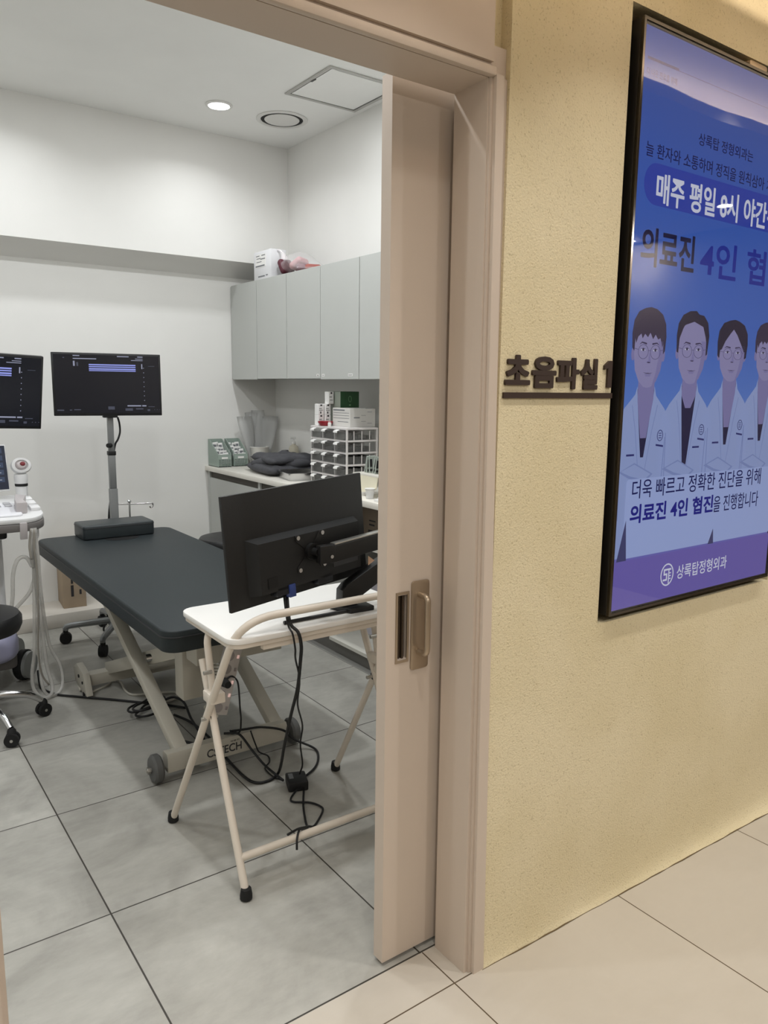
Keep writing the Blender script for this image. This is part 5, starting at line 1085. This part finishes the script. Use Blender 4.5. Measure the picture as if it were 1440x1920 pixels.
# ------------------------------------------------------------------ ultrasound machine
us = thing('ultrasound_machine', 'white ultrasound machine with screen and keyboard, cut by left frame', 'ultrasound machine', (0.50, 3.95, 0))
M_USW, M_USG, M_USL = mat('machine_white', S(226, 226, 226), 0.35), mat('machine_grey', S(120, 116, 114), 0.4), mat('machine_lavender', S(176, 176, 204), 0.4)
bm = NB(); prism(bm, rrect(0.26, 0.655, 3.715, 4.25, 0.12, 8), 0.155, 0.29, 'z', 0.045, seg=4); obj('base', bm, M_USL, us)
bm = NB(); prism(bm, rrect(0.36, 0.62, 3.82, 4.20, 0.05, 6), 0.24, 0.76, 'z', 0.02); obj('column', bm, M_USW, us)
bm = NB(); prism(bm, rrect(0.30, 0.655, 3.84, 4.22, 0.05, 6), 0.09, 0.20, 'z', 0.01); obj('wheel_frame', bm, M_USG, us)
for (x, y, q) in ((0.700, 3.92, -40), (0.690, 4.17, -40), (0.30, 3.80, 200), (0.30, 4.17, 200)):
    MW = Matrix.Translation((x, y, 0.074)) @ Matrix.Rotation(math.radians(q), 4, 'Z')
    bm = NB(); lathe(bm, [(0.035, -0.036), (0.066, -0.036), (0.074, -0.026), (0.074, 0.0), (0.066, 0.006), (0.035, 0.006)], (0, 0, 0), 28, 'x')
    for v in bm.verts: v.co = MW @ v.co
    w_ = obj('wheel', bm, M_BLACKR, us)
    bm = NB(); lathe(bm, [(0.001, 0.0), (0.05, 0.002), (0.066, 0.006), (0.064, 0.022), (0.02, 0.028), (0.001, 0.028)], (0, 0, 0), 28, 'x')
    for v in bm.verts: v.co = MW @ v.co
    obj('wheel_cover', bm, mat('wheel_grey', S(150, 152, 150), 0.4), w_)
# control panel, rising towards the back
MP = Matrix.Translation((0.505, 3.80, 0.855)) @ Matrix.Rotation(math.radians(7), 4, 'X')
bm = NB(); prism(bm, rrect(-0.265, 0.262, -0.21, 0.22, 0.10, 8), -0.005, 0.018, 'z', 0.006, M=MP); cp = obj('control_panel', bm, M_USW, us)
bm = NB(); prism(bm, rrect(-0.267, 0.264, -0.212, 0.222, 0.10, 8), -0.042, -0.006, 'z', 0.004, M=MP); obj('dark_skirt', bm, M_USG, cp, 'grey band round the panel edge')
bm = NB(); prism(bm, rrect(-0.22, 0.17, -0.17, 0.04, 0.02, 4), 0.018, 0.027, 'z', 0.003, M=MP); kb = obj('key_plate', bm, mat('key_plate_white', S(232, 232, 236), 0.35), cp)
for r in range(2):
    for k in range(8):
        bm = NB(); x = -0.20+0.046*k; y = -0.03+0.04*r; box(bm, x, x+0.030, y, y+0.024, 0.027, 0.033, bev=0.002, seg=1, M=MP); obj('key', bm, mat('key_grey', S(176, 176, 178), 0.4), kb)
bm = NB(); lathe(bm, [(0.03, 0), (0.03, 0.010), (0.02, 0.018), (0.001, 0.020)], (0, 0, 0), 20)
for v in bm.verts: v.co = MP @ (v.co+Vector((0.19, -0.02, 0.018)))
obj('dial', bm, mat('key_grey', S(176, 176, 178), 0.4), cp)
bm = NB(); prism(bm, [(0.150, -0.13), (0.195, -0.13), (0.190, -0.08), (0.215, 0.0), (0.175, 0.03), (0.155, -0.06)], 0.018, 0.07, 'z', 0.006, M=MP); obj('probe_cradle', bm, mat('cradle_grey', S(186, 180, 180), 0.4), cp)
for y in (-0.10, -0.02, 0.06):
    bm = NB(); box(bm, 0.215, 0.256, y, y+0.055, 0.018, 0.034, bev=0.003, M=MP); obj('side_pocket', bm, M_USW, cp)
bm = NB(); tube(bm, [MP @ Vector((0.20, -0.16, -0.05)), MP @ Vector((0.20, -0.16, -0.09)), MP @ Vector((0.215, -0.15, -0.10)), MP @ Vector((0.23, -0.14, -0.09)), MP @ Vector((0.23, -0.14, -0.05))], 0.007, 10, 4); obj('cable_hook', bm, mat('clear_hook', S(200, 200, 200), 0.15, alpha=0.6), us)
bm = NB(); box(bm, 0.145, 0.175, -0.217, -0.209, -0.075, 0.0, bev=0.002, M=MP); obj('cable_clip', bm, mat('cradle_grey', S(186, 180, 180), 0.4), us)
bm = NB(); prism(bm, rrect(-0.18, 0.10, -0.19, -0.05, 0.02), -0.075, -0.045, 'z', 0.006, M=MP); obj('under_tray', bm, M_BLACKP, us)
# touch screen
MT = Matrix.Translation((0.525, 3.955, 1.035)) @ Matrix.Rotation(math.radians(2), 4, 'Z') @ Matrix.Rotation(math.radians(-14), 4, 'X')
bm = NB(); box(bm, -0.155, 0.158, 0.0, 0.022, -0.108, 0.112, bev=0.006, M=MT); ts = obj('touch_panel', bm, M_USW, us)
bm = NB(); box(bm, -0.148, 0.152, -0.0012, 0.0005, -0.101, 0.106, M=MT); sc = obj('touch_screen', bm, mat('navy_screen', S(14, 16, 24), 0.2, emit=S(34, 42, 62), estr=0.6), ts)
bm = NB()
for r in range(5):
    for k in range(5):
        x = -0.13+0.056*k; z = 0.07-0.034*r; box(bm, x, x+0.044, -0.0018, -0.0012, z, z+0.024, M=MT)
obj('soft_keys', bm, mat('soft_key', S(20, 24, 34), 0.2, emit=S(62, 76, 104), estr=0.6), sc)
bm = NB()
for r in range(5):
    for k in range(5):
        x = -0.12+0.056*k; z = 0.078-0.034*r; box(bm, x, x+0.022, -0.0024, -0.0018, z, z+0.004, M=MT)
obj('key_captions', bm, mat('soft_caption', S(40, 40, 40), 0.2, emit=S(170, 178, 196), estr=0.6), sc)
# main screen on its arm
bm = NB(); tube(bm, [(0.50, 4.10, 0.75), (0.50, 4.12, 1.05), (0.52, 4.00, 1.16), (0.54, 3.92, 1.22)], 0.035, 16, 5); lathe(bm, [(0.07, 0.0), (0.075, 0.01), (0.05, 0.05), (0.03, 0.06)], (0.56, 3.86, 1.185), 24); obj('screen_arm', bm, mat('arm_grey', S(178, 176, 172), 0.4), us)
MS = Matrix.Translation((0.545, 3.80, 1.395)) @ Matrix.Rotation(math.radians(4), 4, 'Z') @ Matrix.Rotation(math.radians(10), 4, 'X') @ Matrix.Rotation(math.radians(2.2), 4, 'Y')
ms = obj('screen_mount', (lambda b: (box(b, -0.06, 0.06, 0.028, 0.06, -0.12, 0.06, bev=0.005, M=MS), b)[1])(NB()), M_BLACKP, us)
screen_panel(us, MS, 0.560, 0.335, None, 0.030, 0.010, 0.012)
# probe resting in its holder at the side
pr = thing('ultrasound_probe', 'white ultrasound probe with red mark in its holder on machine', 'probe', (0.732, 3.94, 0.885))
MPb = Matrix.Translation((0.732, 3.94, 0.885))
bm = NB(); lathe(bm, [(0.024, 0.0), (0.026, 0.01), (0.026, 0.06), (0.030, 0.085), (0.031, 0.10), (0.029, 0.115), (0.001, 0.118)], (0.732, 3.94, 0.890), 24); obj('handle', bm, M_USW, pr)
bm = NB(); lathe(bm, [(0.0275, 0.058), (0.0285, 0.062), (0.0285, 0.068), (0.0275, 0.072)], (0.732, 3.94, 0.890), 24); obj('black_band', bm, M_BLACKR, pr)
Mh = Matrix.Translation((0.735, 3.935, 1.045)) @ Matrix.Rotation(math.radians(70), 4, 'X') @ Matrix.Scale(0.85, 4, (0, 1, 0))
bm = NB(); lathe(bm, [(0.030, -0.03), (0.044, -0.016), (0.046, 0.0), (0.042, 0.012), (0.030, 0.014), (0.028, 0.006), (0.001, 0.006)], (0, 0, 0), 28)
for v in bm.verts: v.co = Mh @ v.co
hd = obj('head', bm, M_USW, pr)
bm = NB(); lathe(bm, [(0.001, 0.022), (0.018, 0.020), (0.026, 0.008), (0.026, 0.005), (0.001, 0.005)], (0, 0, 0), 24)
for v in bm.verts: v.co = Mh @ v.co
obj('lens_ring', bm, mat('pale_lens', S(205, 196, 196), 0.3), hd)
bm = NB(); lathe(bm, [(0.001, 0.030), (0.010, 0.028), (0.013, 0.018), (0.001, 0.018)], (0, 0, 0), 20)
for v in bm.verts: v.co = Mh @ (v.co+Vector((0.004, 0.004, 0)))
obj('red_tip', bm, mat('dark_red_tip', S(130, 40, 48), 0.35), hd, 'dark red tip')
# looping probe cables in clear sleeves
M_SHEATH = mat('clear_sheath', S(214, 212, 206), 0.15, alpha=0.5, spec=0.8, bump=0.5, bscale=140)
M_CABG = mat('grey_probe_cable', S(150, 145, 136), 0.4)
cx = 0.705
def pcable(pts, r, m, label): cord('probe_cable', pts, r, m, label, 'cable', None, 5)
pcable([(0.706, 3.600, 0.80), (0.702, 3.61, 0.72), (0.705, 3.63, 0.64), (0.715, 3.65, 0.50), (0.728, 3.66, 0.32), (0.738, 3.66, 0.15), (0.752, 3.64, 0.05), (0.735, 3.60, 0.018), (0.700, 3.60, 0.014), (0.672, 3.63, 0.05), (0.672, 3.65, 0.12), (0.690, 3.66, 0.22), (0.700, 3.66, 0.40), (0.705, 3.645, 0.58), (0.703, 3.62, 0.72)], 0.0085, M_SHEATH, 'clear-sleeved probe cable hanging in the long loop to the floor')
pcable([(0.700, 3.600, 0.80), (0.692, 3.61, 0.70), (0.700, 3.63, 0.62), (0.676, 3.635, 0.665), (0.640, 3.63, 0.66), (0.618, 3.63, 0.60), (0.612, 3.64, 0.50), (0.606, 3.66, 0.42), (0.640, 3.68, 0.44), (0.690, 3.67, 0.50), (0.712, 3.66, 0.58), (0.708, 3.63, 0.68)], 0.0085, M_SHEATH, 'clear-sleeved probe cable in the small upper loop beside stool')
pcable([(0.712, 3.600, 0.80), (0.722, 3.62, 0.68), (0.730, 3.65, 0.52), (0.745, 3.68, 0.36), (0.765, 3.70, 0.22), (0.800, 3.69, 0.13), (0.806, 3.67, 0.07), (0.790, 3.64, 0.022), (0.750, 3.61, 0.010), (0.715, 3.61, 0.03), (0.705, 3.63, 0.09), (0.712, 3.66, 0.20), (0.720, 3.68, 0.42), (0.710, 3.65, 0.60)], 0.0075, M_SHEATH, 'clear-sleeved probe cable at the right of the hanging bundle')
pcable([(0.695, 3.597, 0.80), (0.685, 3.60, 0.72), (0.690, 3.60, 0.66)], 0.0045, M_CABG, 'short grey probe lead left of the hanging bundle')
pcable([(0.708, 3.594, 0.80), (0.705, 3.60, 0.70), (0.712, 3.61, 0.60), (0.708, 3.62, 0.40), (0.700, 3.63, 0.24), (0.708, 3.63, 0.12), (0.735, 3.62, 0.06)], 0.0045, M_CABG, 'grey probe lead down the middle of the hanging bundle')
